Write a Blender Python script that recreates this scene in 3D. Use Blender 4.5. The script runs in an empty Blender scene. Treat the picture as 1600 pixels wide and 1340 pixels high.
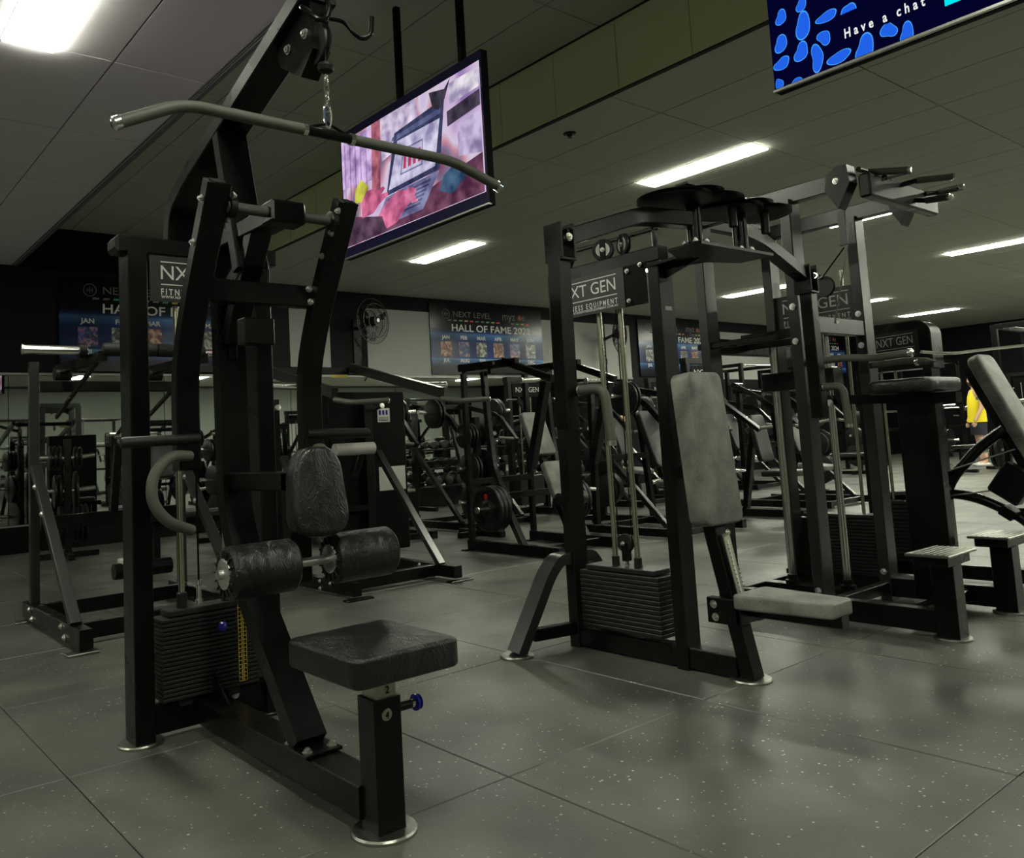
import bpy, math, random
from mathutils import Vector as V, Matrix
PI = math.pi
S = bpy.context.scene
COL = S.collection
# ---------------------------------------------------------------- camera
F_, CX_, CY_ = 1313.78, 723.45, 564.49
yaw, pitch, roll = 0.68036632, 0.09453199, -0.05379114
cd = bpy.data.cameras.new('camera'); cam = bpy.data.objects.new('camera', cd); COL.objects.link(cam)
fw = V((math.sin(yaw)*math.cos(pitch), math.cos(yaw)*math.cos(pitch), math.sin(pitch)))
r0 = V((math.cos(yaw), -math.sin(yaw), 0)); u0 = r0.cross(fw)
rr = math.cos(roll)*r0 + math.sin(roll)*u0; uu = -math.sin(roll)*r0 + math.cos(roll)*u0
M = Matrix((rr, uu, -fw)).transposed().to_4x4(); M.translation = V((0, 0, 1.0))
cam.matrix_world = M
cd.sensor_fit = 'HORIZONTAL'; cd.sensor_width = 36.0; cd.lens = F_/1600*36
cd.shift_x = (800-CX_)/1600; cd.shift_y = (CY_-670)/1600
cd.clip_start = 0.05; cd.clip_end = 100
S.camera = cam
# ---------------------------------------------------------------- world, exposure
w = bpy.data.worlds.new('world'); S.world = w; w.use_nodes = True
w.node_tree.nodes['Background'].inputs[0].default_value = (0.02, 0.021, 0.018, 1)
w.node_tree.nodes['Background'].inputs[1].default_value = 0.3
S.view_settings.view_transform = 'Standard'; S.view_settings.look = 'None'
S.view_settings.gamma = 1.0; S.view_settings.use_curve_mapping = False
S.view_settings.exposure = 0.0
S.cycles.max_bounces = 6; S.cycles.diffuse_bounces = 3; S.cycles.glossy_bounces = 4
S.cycles.sample_clamp_indirect = 4.0; S.cycles.use_denoising = True
LAMP = 55.0          # strength of the ceiling panels
LAMP_COL = (0.96, 1.0, 0.81, 1)
# ---------------------------------------------------------------- materials
def nt(name):
    m = bpy.data.materials.new(name); m.use_nodes = True
    return m, m.node_tree, m.node_tree.nodes['Principled BSDF']
def mat(name, col, rough=.5, metal=0, bump=None, spec=.5, var=None, coat=0, emit=None):
    m, t, b = nt(name)
    b.inputs['Base Color'].default_value = (*col, 1); b.inputs['Roughness'].default_value = rough
    b.inputs['Metallic'].default_value = metal; b.inputs['Specular IOR Level'].default_value = spec
    b.inputs['Coat Weight'].default_value = coat
    N, L = t.nodes, t.links
    if bump or var:
        tc = N.new('ShaderNodeTexCoord')
    if bump:
        sc, st, det = bump
        no = N.new('ShaderNodeTexNoise'); no.inputs['Scale'].default_value = sc; no.inputs['Detail'].default_value = det
        bp = N.new('ShaderNodeBump'); bp.inputs['Strength'].default_value = st; bp.inputs['Distance'].default_value = .004
        L.new(tc.outputs['Object'], no.inputs['Vector']); L.new(no.outputs[0], bp.inputs['Height']); L.new(bp.outputs[0], b.inputs['Normal'])
    if var:
        sc, c2, r2 = var
        no = N.new('ShaderNodeTexNoise'); no.inputs['Scale'].default_value = sc; no.inputs['Detail'].default_value = 5
        mx = N.new('ShaderNodeMix'); mx.data_type = 'RGBA'
        mx.inputs[6].default_value = (*col, 1); mx.inputs[7].default_value = (*c2, 1)
        cr = N.new('ShaderNodeMapRange'); cr.inputs[1].default_value = .4; cr.inputs[2].default_value = .65
        L.new(tc.outputs['Object'], no.inputs['Vector']); L.new(no.outputs[0], cr.inputs[0])
        L.new(cr.outputs[0], mx.inputs[0]); L.new(mx.outputs[2], b.inputs['Base Color'])
        rm = N.new('ShaderNodeMapRange'); rm.inputs[3].default_value = rough; rm.inputs[4].default_value = r2
        L.new(cr.outputs[0], rm.inputs[0]); L.new(rm.outputs[0], b.inputs['Roughness'])
    if emit:
        b.inputs['Emission Color'].default_value = (*emit[0], 1); b.inputs['Emission Strength'].default_value = emit[1]
    return m
def emis(name, col, s):
    m = bpy.data.materials.new(name); m.use_nodes = True; t = m.node_tree; t.nodes.clear()
    e = t.nodes.new('ShaderNodeEmission'); o = t.nodes.new('ShaderNodeOutputMaterial')
    e.inputs[0].default_value = (*col, 1); e.inputs[1].default_value = s; t.links.new(e.outputs[0], o.inputs[0]); return m
STEEL = mat("black_powder_coat", (.0015, .0018, .0015), .25, 0, None, .28, (3, (.003, .0035, .0028), .34))
BLK = mat('matte_black', (.002, .002, .002), .6, spec=.12)
CAST = mat('cast_iron', (.006, .006, .006), .36, 0, (120, .2, 3), .35)
STACKM = mat('weight_plate_enamel', (.009, .0098, .009), .4, 0, (500, .15, 3), .4)
CHROME = mat('chrome', (.85, .85, .80), .17, 1)
ROD = mat('guide_rod_steel', (.60, .57, .45), .24, 1)
ZINC = mat('zinc', (.6, .6, .57), .35, 1, (200, .3, 2))
RUB = mat('black_rubber', (.007, .007, .0068), .5, 0, (300, .2, 3), .3)
FOAM = mat('grey_green_foam', (.068, .070, .054), .6, 0, (400, .2, 3))
GRIP = mat('ribbed_grip', (.05, .05, .043), .5, .2, (500, .5, 2))
BLUE = mat('blue_knob', (.01, .012, .25), .25)
WHITE = mat('white_print', (.62, .63, .6), .55)
DIM = mat('grey_print', (.12, .12, .12), .5)
YEL = mat('yellow_label', (.5, .38, .06), .5)
PAPER = mat('paper', (.55, .55, .5), .7)
RED = mat('red_mark', (.7, .02, .03), .4)
GREEN = mat('green_mark', (.02, .3, .08), .4)
BRUSH = mat('brushed_nickel', (.42, .41, .33), .38, 1, (200, .1, 2))
GUNM = mat('disc_metal', (.30, .30, .27), .35, 1, (60, .3, 3))
def vinyl():
    m, t, b = nt('creased_black_vinyl'); N, L = t.nodes, t.links
    b.inputs['Base Color'].default_value = (.005, .0062, .0055, 1); b.inputs['Roughness'].default_value = .33; b.inputs['Specular IOR Level'].default_value = .5
    tc = N.new('ShaderNodeTexCoord'); mp = N.new('ShaderNodeMapping'); mp.inputs['Scale'].default_value = (1, 1, .5)
    a = N.new('ShaderNodeTexNoise'); a.inputs['Scale'].default_value = 16; a.inputs['Detail'].default_value = 4; a.inputs['Distortion'].default_value = 2.2
    v = N.new('ShaderNodeTexVoronoi'); v.feature = 'DISTANCE_TO_EDGE'; v.inputs['Scale'].default_value = 38
    ad = N.new('ShaderNodeVectorMath'); ad.operation = 'MULTIPLY_ADD'; ad.inputs[1].default_value = (.16,)*3
    mu = N.new('ShaderNodeMath'); mu.operation = 'MULTIPLY_ADD'; mu.inputs[1].default_value = 1.6
    bp = N.new('ShaderNodeBump'); bp.inputs['Strength'].default_value = .45; bp.inputs['Distance'].default_value = .003
    L.new(tc.outputs['Object'], mp.inputs[0]); L.new(mp.outputs[0], a.inputs['Vector'])
    L.new(a.outputs[1], ad.inputs[0]); L.new(mp.outputs[0], ad.inputs[2]); L.new(ad.outputs[0], v.inputs['Vector'])
    L.new(v.outputs[0], mu.inputs[0]); L.new(a.outputs[0], mu.inputs[2]); L.new(mu.outputs[0], bp.inputs['Height']); L.new(bp.outputs[0], b.inputs['Normal'])
    return m
VINYL = vinyl()
def grey_pad():
    m, t, b = nt('dusty_grey_vinyl'); N, L = t.nodes, t.links
    tc = N.new('ShaderNodeTexCoord'); n1 = N.new('ShaderNodeTexNoise'); n1.inputs['Scale'].default_value = 9; n1.inputs['Detail'].default_value = 6
    n2 = N.new('ShaderNodeTexNoise'); n2.inputs['Scale'].default_value = 220; n2.inputs['Detail'].default_value = 2
    r = N.new('ShaderNodeMapRange'); r.inputs[1].default_value = .35; r.inputs[2].default_value = .55
    mx = N.new('ShaderNodeMix'); mx.data_type = 'RGBA'; mx.inputs[6].default_value = (.075, .075, .066, 1); mx.inputs[7].default_value = (.21, .21, .185, 1)
    m2 = N.new('ShaderNodeMath'); m2.operation = 'MULTIPLY_ADD'; m2.inputs[1].default_value = .5
    bp = N.new('ShaderNodeBump'); bp.inputs['Strength'].default_value = .5; bp.inputs['Distance'].default_value = .002
    L.new(tc.outputs['Object'], n1.inputs[0]); L.new(tc.outputs['Object'], n2.inputs[0]); L.new(n2.outputs[0], m2.inputs[0]); L.new(n1.outputs[0], m2.inputs[2])
    L.new(m2.outputs[0], r.inputs[0]); r.inputs[1].default_value = .55; r.inputs[2].default_value = .95
    L.new(r.outputs[0], mx.inputs[0]); L.new(mx.outputs[2], b.inputs['Base Color']); L.new(n2.outputs[0], bp.inputs['Height']); L.new(bp.outputs[0], b.inputs['Normal'])
    b.inputs['Roughness'].default_value = .5; return m
PADG = grey_pad()
def floor_mat():
    m, t, b = nt('speckled_rubber_floor'); N, L = t.nodes, t.links
    g = N.new('ShaderNodeNewGeometry'); oi = N.new('ShaderNodeObjectInfo')
    def noise(sc, det=4, dist=0):
        n = N.new('ShaderNodeTexNoise'); n.inputs['Scale'].default_value = sc; n.inputs['Detail'].default_value = det; n.inputs['Distortion'].default_value = dist
        L.new(g.outputs['Position'], n.inputs['Vector']); return n.outputs[0]
    def rng(a, lo, hi, c=0, d=1):
        r = N.new('ShaderNodeMapRange'); r.inputs[1].default_value = lo; r.inputs[2].default_value = hi; r.inputs[3].default_value = c; r.inputs[4].default_value = d
        L.new(a, r.inputs[0]); return r.outputs[0]
    def mix(f, a, c):
        x = N.new('ShaderNodeMix'); x.data_type = 'RGBA'
        if isinstance(f, float): x.inputs[0].default_value = f
        else: L.new(f, x.inputs[0])
        for i, q in ((6, a), (7, c)):
            if isinstance(q, tuple): x.inputs[i].default_value = (*q, 1)
            else: L.new(q, x.inputs[i])
        return x.outputs[2]
    def mul(a, c):
        x = N.new('ShaderNodeMath'); x.operation = 'MULTIPLY'; L.new(a, x.inputs[0])
        if isinstance(c, float): x.inputs[1].default_value = c
        else: L.new(c, x.inputs[1])
        return x.outputs[0]
    dust = rng(noise(1.6, 6, .4), .40, .62); fine = rng(noise(14, 5), .3, .75)
    c = mix(dust, (.046, .048, .041), (.112, .115, .093))
    c = mix(mul(fine, .35), c, (.085, .087, .075))
    til = rng(oi.outputs['Random'], 0, 1, 0, .45); c = mix(til, c, (.068, .069, .062))
    vo = N.new('ShaderNodeTexVoronoi'); vo.inputs['Scale'].default_value = 56; L.new(g.outputs['Position'], vo.inputs['Vector'])
    sz = rng(vo.outputs['Color'], .42, 1.0, 0, .28)
    lt = N.new('ShaderNodeMath'); lt.operation = 'LESS_THAN'; L.new(vo.outputs['Distance'], lt.inputs[0]); L.new(sz, lt.inputs[1])
    area = rng(noise(.9, 3), .40, .55, .22, 1)
    c = mix(mul(lt.outputs[0], area), c, (.62, .62, .52))
    L.new(c, b.inputs['Base Color'])
    ro = rng(noise(2.3, 4), .35, .7, .36, .5)
    b.inputs['Specular IOR Level'].default_value = .7; L.new(ro, b.inputs['Roughness'])
    bp = N.new('ShaderNodeBump'); bp.inputs['Strength'].default_value = .2; bp.inputs['Distance'].default_value = .002
    L.new(noise(260, 3), bp.inputs['Height']); L.new(bp.outputs[0], b.inputs['Normal'])
    return m
FLOORM = floor_mat()
CEIL = mat("grey_ceiling_tile", (.50, .51, .44), .9, 0, (60, .1, 3), .2)
CEILL = mat("lilac_grey_ceiling_tile", (.72, .67, .72), .9, 0, (60, .1, 3), .2)
WALLG = mat("grey_wall_paint", (.30, .31, .285), .7, 0, (90, .1, 3))
WALLB = mat('black_wall_paint', (.003, .003, .0045), .6, spec=.15)
BULK = mat('olive_cream_bulkhead', (.88, .88, .55), .8, 0, (50, .1, 3), .2)
GRIDM = mat('ceiling_grid', (.02, .02, .018), .8)
LAMPM = emis('lit_diffuser', LAMP_COL[:3], LAMP); LAMPF = emis('lit_diffuser_strong', LAMP_COL[:3], LAMP*2.0)
MIRR = mat('mirror_glass', (.80, .84, .80), .015, 1)
# ---------------------------------------------------------------- mesh kit
class MB:
    def __init__(s): s.v = []; s.f = []; s.m = []
    def add(s, vs, fs, mi=0):
        o = len(s.v); s.v += [V(p) for p in vs]; s.f += [tuple(i+o for i in f) for f in fs]; s.m += [mi]*len(fs); return s
    def box(s, lo, hi, ch=0.0, rot=None, piv=None, mi=0):
        a, b = V(lo), V(hi); c = (a+b)/2; h = (b-a)/2
        if ch <= 0:
            vs = [V((c.x+i*h.x, c.y+j*h.y, c.z+k*h.z)) for i in (-1, 1) for j in (-1, 1) for k in (-1, 1)]
            fs = [(0, 1, 3, 2), (4, 6, 7, 5), (0, 4, 5, 1), (2, 3, 7, 6), (0, 2, 6, 4), (1, 5, 7, 3)]
        else:
            ch = min(ch, h.x*.95, h.y*.95, h.z*.95); vs = []; ix = {}
            for i in (-1, 1):
                for j in (-1, 1):
                    for k in (-1, 1):
                        for ax in range(3):
                            p = [c.x+i*(h.x-ch), c.y+j*(h.y-ch), c.z+k*(h.z-ch)]
                            p[ax] += (i, j, k)[ax]*ch; ix[(i, j, k, ax)] = len(vs); vs.append(V(p))
            fs = []
            def q(l): fs.append(tuple(ix[x] for x in l))
            for sg in (-1, 1):
                q([(sg, j, k, 0) for j, k in ((-1, -1), (1, -1), (1, 1), (-1, 1))][::sg])
                q([(i, sg, k, 1) for i, k in ((-1, -1), (-1, 1), (1, 1), (1, -1))][::sg])
                q([(i, j, sg, 2) for i, j in ((-1, -1), (1, -1), (1, 1), (-1, 1))][::sg])
            for a_ in (-1, 1):
                for b_ in (-1, 1):
                    q([(a_, b_, -1, 0), (a_, b_, -1, 1), (a_, b_, 1, 1), (a_, b_, 1, 0)])
                    q([(a_, -1, b_, 0), (a_, -1, b_, 2), (a_, 1, b_, 2), (a_, 1, b_, 0)])
                    q([(-1, a_, b_, 1), (-1, a_, b_, 2), (1, a_, b_, 2), (1, a_, b_, 1)])
            for i in (-1, 1):
                for j in (-1, 1):
                    for k in (-1, 1): q([(i, j, k, 0), (i, j, k, 1), (i, j, k, 2)])
        if rot:
            pv = V(piv) if piv else c
            vs = [pv + rot @ (p-pv) for p in vs]
        return s.add(vs, fs, mi)
    def sweep(s, path, sec, up=None, closed=False, mi=0):
        """section (list of (side,up)) swept along a path with mitred corners, capped"""
        P = [V(p) for p in path]; n = len(P); k = len(sec); rings = []
        upv = V(up) if up else None
        if upv is None:
            d = (P[-1]-P[0]).normalized(); upv = V((0, 0, 1)) if abs(d.z) < .9 else V((0, 1, 0))
        prev = None
        for i in range(n):
            if closed: d0 = (P[i]-P[i-1]).normalized(); d1 = (P[(i+1) % n]-P[i]).normalized()
            else:
                d0 = (P[i]-P[i-1]).normalized() if i else (P[1]-P[0]).normalized()
                d1 = (P[i+1]-P[i]).normalized() if i < n-1 else d0
            t = (d0+d1)
            t = t.normalized() if t.length > 1e-6 else d0
            if up is None and prev is not None:
                side = prev - t*prev.dot(t)
            else:
                side = t.cross(upv)
            if side.length < 1e-5: side = V((1, 0, 0))
            side.normalize(); prev = side; u = side.cross(t).normalized()
            cosh = max(.35, t.dot(d1)); bend = (d1-d0)
            ring = []
            for (a, b_) in sec:
                off = side*a + u*b_
                if bend.length > 1e-4:
                    bn = bend.normalized(); comp = off.dot(bn); off = off + bn*comp*(1/cosh-1)
                ring.append(P[i]+off)
            rings.append(ring)
        vs = [p for r in rings for p in r]; fs = []
        for i in range(n if closed else n-1):
            a = i*k; b_ = ((i+1) % n)*k
            for j in range(k): fs.append((a+j, a+(j+1) % k, b_+(j+1) % k, b_+j))
        if not closed:
            fs.append(tuple(range(k))[::-1]); fs.append(tuple((n-1)*k+j for j in range(k)))
        return s.add(vs, fs, mi)
    def bar(s, path, w_, h_, up=None, ch=.004, mi=0):
        a, b = w_/2, h_/2; c = min(ch, a*.6, b*.6)
        sec = [(-a+c, -b), (a-c, -b), (a, -b+c), (a, b-c), (a-c, b), (-a+c, b), (-a, b-c), (-a, -b+c)]
        return s.sweep(path, sec, up, mi=mi)
    def tube(s, path, r, n=12, mi=0):
        return s.sweep(path, [(r*math.cos(2*PI*i/n), r*math.sin(2*PI*i/n)) for i in range(n)], mi=mi)
    def ngon(s, p0, p1, r, n, mi=0): return s.tube([p0, p1], r, n, mi)
    def lathe(s, o, ax, prof, n=24, mi=0):
        """profile (distance along axis, radius)"""
        o, ax = V(o), V(ax).normalized(); a = ax.orthogonal().normalized(); b = ax.cross(a)
        vs = []; fs = []; k = len(prof)
        for i in range(n):
            c = math.cos(2*PI*i/n)*a + math.sin(2*PI*i/n)*b
            vs += [o+ax*d+c*r for d, r in prof]
        for i in range(n):
            j = (i+1) % n
            for q in range(k-1): fs.append((i*k+q, j*k+q, j*k+q+1, i*k+q+1))
        if prof[0][1] > 1e-6: fs.append(tuple(i*k for i in range(n))[::-1])
        if prof[-1][1] > 1e-6: fs.append(tuple(i*k+k-1 for i in range(n)))
        return s.add(vs, fs, mi)
    def pad(s, c, ax, ay, az, hx, hy, hz, er=.02, corner=.03, top=1.0, bow=0.0):
        """cushion: outline rounded rectangle hx,hy (top end narrowed by `top`), thickness hz, soft edges er"""
        c, ax, ay, az = V(c), V(ax).normalized(), V(ay).normalized(), V(az).normalized(); out = []
        for (sx, sy, a0) in ((1, 1, 0), (-1, 1, 90), (-1, -1, 180), (1, -1, 270)):
            for t in range(0, 91, 15):
                a = math.radians(a0+t); out.append((sx, sy, math.cos(a), math.sin(a)))
        lay = []
        for t in range(0, 91, 18):
            a = math.radians(t); lay.append((er*(1-math.cos(PI/2-a)) if False else er*(1-math.sin(a)), -hz+er*(1-math.cos(a)) if False else None, a))
        rings = []
        for t in (0, 22, 45, 67, 90): a = math.radians(t); rings.append((er*(1-math.sin(a)), -hz+er*(1-math.cos(a))))
        for t in (90, 67, 45, 22, 0): a = math.radians(t); rings.append((er*(1-math.sin(a)), hz-er*(1-math.cos(a))))
        def ring(ins, z):
            r = []
            for sx, sy, cx, sy2 in out:
                X = sx*(hx-corner) + cx*max(corner-ins, .001) - (0 if corner > ins else sx*(ins-corner))
                Y = sy*(hy-corner) + sy2*max(corner-ins, .001) - (0 if corner > ins else sy*(ins-corner))
                k = 1 + (top-1)*(Y/hy+1)/2
                r.append(c+ax*(X*k)+ay*Y+az*(z + bow*(1-(X/hx)**2)*(1 if z > 0 else 0)))
            return r
        vs = []; fs = []; n = len(out)
        for ins, z in rings: vs += ring(ins, z)
        for i in range(len(rings)-1):
            for j in range(n): fs.append((i*n+j, i*n+(j+1) % n, (i+1)*n+(j+1) % n, (i+1)*n+j))
        # crowned faces
        for sgn, base, z in ((-1, 0, -hz), (1, (len(rings)-1)*n, hz)):
            k0 = len(vs); cc = c+az*z; prev = base
            for fr in (.6, .25):
                st = len(vs)
                for j in range(n):
                    p = vs[base+j]; d = p-cc; d2 = d - az*d.dot(az); vs.append(cc+d2*fr+az*(sgn*(hz*.08)*(1-fr*fr)+ (bow if z > 0 else 0)*(1-fr*fr*.5)))
                for j in range(n):
                    q = (prev+j, prev+(j+1) % n, st+(j+1) % n, st+j); fs.append(q if sgn > 0 else q[::-1])
                prev = st
            q = tuple(prev+j for j in range(n)); fs.append(q if sgn > 0 else q[::-1])
        return s.add(vs, fs)
    def disc(s, p, r=.075, t=.012, n=28):
        return s.lathe(p, (0, 0, 1), [(0, r), (t*.6, r), (t, r*.95), (t, r*.9)], n)
    def bolt(s, p, ax, r=.011, h=.01):
        ax = V(ax).normalized(); p = V(p)
        s.ngon(p, p+ax*h*.35, r*1.35, 10); s.ngon(p+ax*h*.35, p+ax*h, r, 6); s.ngon(p+ax*h, p+ax*(h*1.45), r*.5, 8); return s
    def mesh(s, name, mats, off=V((0, 0, 0)), smooth=35):
        me = bpy.data.meshes.new(name); me.from_pydata([tuple(p-off) for p in s.v], [], s.f)
        for m in (mats if isinstance(mats, (list, tuple)) else [mats]): me.materials.append(m)
        if any(s.m): me.polygons.foreach_set('material_index', s.m)
        if smooth:
            me.polygons.foreach_set('use_smooth', [True]*len(me.polygons)); me.set_sharp_from_angle(angle=math.radians(smooth))
        me.update(); return me
def rotx(a): return Matrix.Rotation(math.radians(a), 3, 'X')
def roty(a): return Matrix.Rotation(math.radians(a), 3, 'Y')
def rotz(a): return Matrix.Rotation(math.radians(a), 3, 'Z')
ORG = V((0, 0, 0))
def worigin(o):
    p = V((0, 0, 0))
    while o: p += o.location; o = o.parent
    return p
def thing(name, label, cat, loc=(0, 0, 0), group=None, rz=0):
    o = bpy.data.objects.new(name, None); COL.objects.link(o); o.location = loc; o.rotation_euler = (0, 0, rz)
    o.empty_display_size = .1; o['label'] = label; o['category'] = cat
    if group: o['group'] = group
    return o
def part(par, name, mb, m, label=None, smooth=35):
    o = bpy.data.objects.new(name, mb.mesh(name, m, worigin(par), smooth)); COL.objects.link(o); o.parent = par
    if label: o['label'] = label
    return o
def solo(name, mb, m, label=None, cat=None, group=None, kind=None, loc=(0, 0, 0), smooth=35):
    o = bpy.data.objects.new(name, mb.mesh(name, m, V(loc), smooth)); COL.objects.link(o); o.location = loc
    for k, v_ in (('label', label), ('category', cat), ('group', group), ('kind', kind)):
        if v_: o[k] = v_
    return o
def struct(name, mb, m, par=None, smooth=0):
    o = bpy.data.objects.new(name, mb.mesh(name, m, V((0, 0, 0)), smooth)); COL.objects.link(o)
    if par: o.parent = par
    else: o['kind'] = 'structure'
    return o
def dup(o, loc=None, rz=None, label=None, par=None):
    c = o.copy(); COL.objects.link(c)
    if par: c.parent = par
    if loc is not None: c.location = loc
    if rz is not None: c.rotation_euler = (0, 0, rz)
    if label: c['label'] = label
    for ch in list(o.children): dup(ch, par=c)
    return c
def text_mb(body, size, org, right, up, align='LEFT', wide=1.0, depth=.0006, bold=0, spacing=1.0):
    cu = bpy.data.curves.new('t', 'FONT'); cu.body = body; cu.size = size; cu.align_x = align; cu.offset = bold; cu.space_character = spacing
    cu.extrude = depth/2; cu.resolution_u = 3
    ob = bpy.data.objects.new('t', cu); COL.objects.link(ob)
    me = bpy.data.meshes.new_from_object(ob.evaluated_get(bpy.context.evaluated_depsgraph_get()))
    bpy.data.objects.remove(ob); bpy.data.curves.remove(cu)
    R_, U_, O_ = V(right).normalized(), V(up).normalized(), V(org); N_ = R_.cross(U_); mb = MB()
    mb.add([O_+R_*(v.co.x*wide)+U_*v.co.y+N_*(v.co.z+depth/2) for v in me.vertices], [tuple(p.vertices) for p in me.polygons])
    bpy.data.meshes.remove(me); return mb
def arc(c, a, b, r, t0, t1, n=6):
    c, a, b = V(c), V(a), V(b)
    return [c+a*(r*math.cos(math.radians(t0+(t1-t0)*i/n)))+b*(r*math.sin(math.radians(t0+(t1-t0)*i/n))) for i in range(n+1)]
def fillet(path, r, n=4):
    P = [V(p) for p in path]; out = [P[0]]
    for i in range(1, len(P)-1):
        a, b, c = P[i-1], P[i], P[i+1]; d0 = (a-b); d1 = (c-b); k = min(r, d0.length*.45, d1.length*.45)
        p0 = b+d0.normalized()*k; p1 = b+d1.normalized()*k
        for t in range(n+1):
            s_ = t/n; out.append(p0*(1-s_)**2 + b*2*s_*(1-s_) + p1*s_**2)
    out.append(P[-1]); return out
def quad(o, r, u, wd, ht, mi=0, mb=None, nrm=None, th=.002):
    """thin flat plate lying on a surface"""
    o, r, u = V(o), V(r).normalized(), V(u).normalized(); n = r.cross(u); mb = mb or MB()
    c = [o, o+r*wd, o+r*wd+u*ht, o+u*ht]
    mb.add(c+[p+n*th for p in c], [(3, 2, 1, 0), (4, 5, 6, 7), (0, 1, 5, 4), (1, 2, 6, 5), (2, 3, 7, 6), (3, 0, 4, 7)], mi); return mb
# ---------------------------------------------------------------- setting
ZR, ZM = 3.35, 3.85; XB, XL = 4.43, 2.085; YW = 10.88; X0, X1, Y0 = -6.6, 24.5, -7.2
fl = struct('floor', MB().box((X0-.1, Y0-.1, -.12), (X1+.1, YW+.1, -.02)), BLK)
TX, TY, TX0, TY0 = .9735, 1.0215, .722, -.058
def tile_mesh(nm, sx, sy, th, ch, m):
    return MB().box((-sx/2, -sy/2, -th), (sx/2, sy/2, 0), ch).mesh(nm, m, smooth=0)
tm = tile_mesh('floor_tile', TX-.004, TY-.004, .02, .0025, FLOORM)
cells = []
for i in range(-8, 26):
    for j in range(-8, 12):
        x = TX0+(i+.5)*TX; y = TY0+(j+.5)*TY
        if x-TX/2 < X0-.5 or x+TX/2 > X1+.6 or y < Y0 or y+TY/2 > YW+.45: continue
        cells.append((x, y))
def infront(x, y):
    d = V((x, y)); a = math.degrees(math.atan2(x, y)); return 2 < a < 80 and y > .2
cells.sort(key=lambda c: (0 if infront(*c) else 1, c[0]**2+c[1]**2))
near = 0; rest = MB(); rr_ = random.Random(4)
for (x, y) in cells:
    lift = rr_.uniform(0, .0012)
    if infront(x, y) and near < 230:
        near += 1
        o = bpy.data.objects.new('floor_tile', tm); COL.objects.link(o); o.parent = fl; o.location = (x, y, lift)
        o.rotation_euler = (rr_.uniform(-.0006, .0006), rr_.uniform(-.0006, .0006), PI*rr_.randint(0, 1))
    else:
        rest.box((x-TX/2+.002, y-TY/2+.002, -.02), (x+TX/2-.002, y+TY/2-.002, lift), .0025)
o = struct('floor_tiles', rest, FLOORM, fl); o['kind'] = 'stuff'
# ceilings: two lower areas at ZR either side of a raised bay at ZM
ce = struct('ceiling', MB().box((X0, Y0, ZM+.02), (X1, YW, ZM+.1)).box((X0, Y0, ZR+.02), (XL-.03, YW, ZR+.06)).box((XB+.03, Y0, ZR+.02), (X1, YW, ZR+.06)), GRIDM)
cw, cl = .593, 1.2425
lamps = []
def ceil_area(xs, yoff, z, m, cap, lampset):
    t = MB().box((-cw/2+.004, -cl/2+.004, 0), (cw/2-.004, cl/2-.004, .014), .002).mesh('ceiling_tile', m, smooth=0)
    cs = []; x = xs[0]
    while x < xs[1]-.05:
        wd = min(cw, xs[1]-x); y = yoff
        while y < YW-.02:
            d = min(cl, YW-y); cs.append((x, y, wd, d)); y += cl
        x += cw
    cs.sort(key=lambda c: (0 if infront(c[0]+c[2]/2, c[1]+c[3]/2) else 1, c[0]**2+c[1]**2)); n = 0; rs = MB()
    for (x, y, wd, d) in cs:
        full = wd > cw-.01 and d > cl-.01
        if full and n < cap and infront(x+wd/2, y+d/2):
            o = bpy.data.objects.new('ceiling_tile', t); COL.objects.link(o); o.parent = ce; o.location = (x+wd/2, y+d/2, z+rr_.uniform(0, .0015)); n += 1
        else: rs.box((x+.004, y+.004, z), (x+wd-.004, y+d-.004, z+.014), .002)
    if rs.v:
        o = struct('ceiling_tiles', rs, m, ce); o['kind'] = 'stuff'
ceil_area((4.445, X1), -6.21, ZR, CEIL, 170, None)
ceil_area((XL+.02, XB-.02), -6.21, ZM, CEIL, 32, None)
ceil_area((XL-.012-.593*14, XL-.012), -6.245+.03, ZR, CEILL, 40, None)
# edge trims and bulkhead panels
tr = struct('trim_1', MB().box((XL-.015, Y0, ZR-.012), (XL+.015, YW, ZR+.03)).box((XL-.045, Y0, ZR-.004), (XL-.03, YW, ZR+.01)), mat('edge_trim', (.12, .115, .125), .5))
struct('wall_soffit', MB().box((XL-.01, Y0, ZR+.03), (XL+.005, YW, ZM+.02)), CEIL)
bk = struct('wall_bulkhead', MB().box((XB+.012, Y0, ZR), (XB+.03, YW, ZM+.02)).box((XB-.004, Y0, ZR-.012), (XB+.03, YW, ZR)), GRIDM)
pm = MB().box((-.006, -.3, 0), (.006, .3, ZM-ZR), .003).mesh('bulkhead_panel', BULK, smooth=0)
for k in range(28):
    y = -6.07+.3+k*.605
    if y > YW-.3: break
    o = bpy.data.objects.new('bulkhead_panel', pm); COL.objects.link(o); o.parent = bk; o.location = (XB+.002, y, ZR)
struct('trim_2', MB().box((XB-.02, Y0, ZM-.004), (XB+.01, YW, ZM+.012)), GRIDM)
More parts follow.
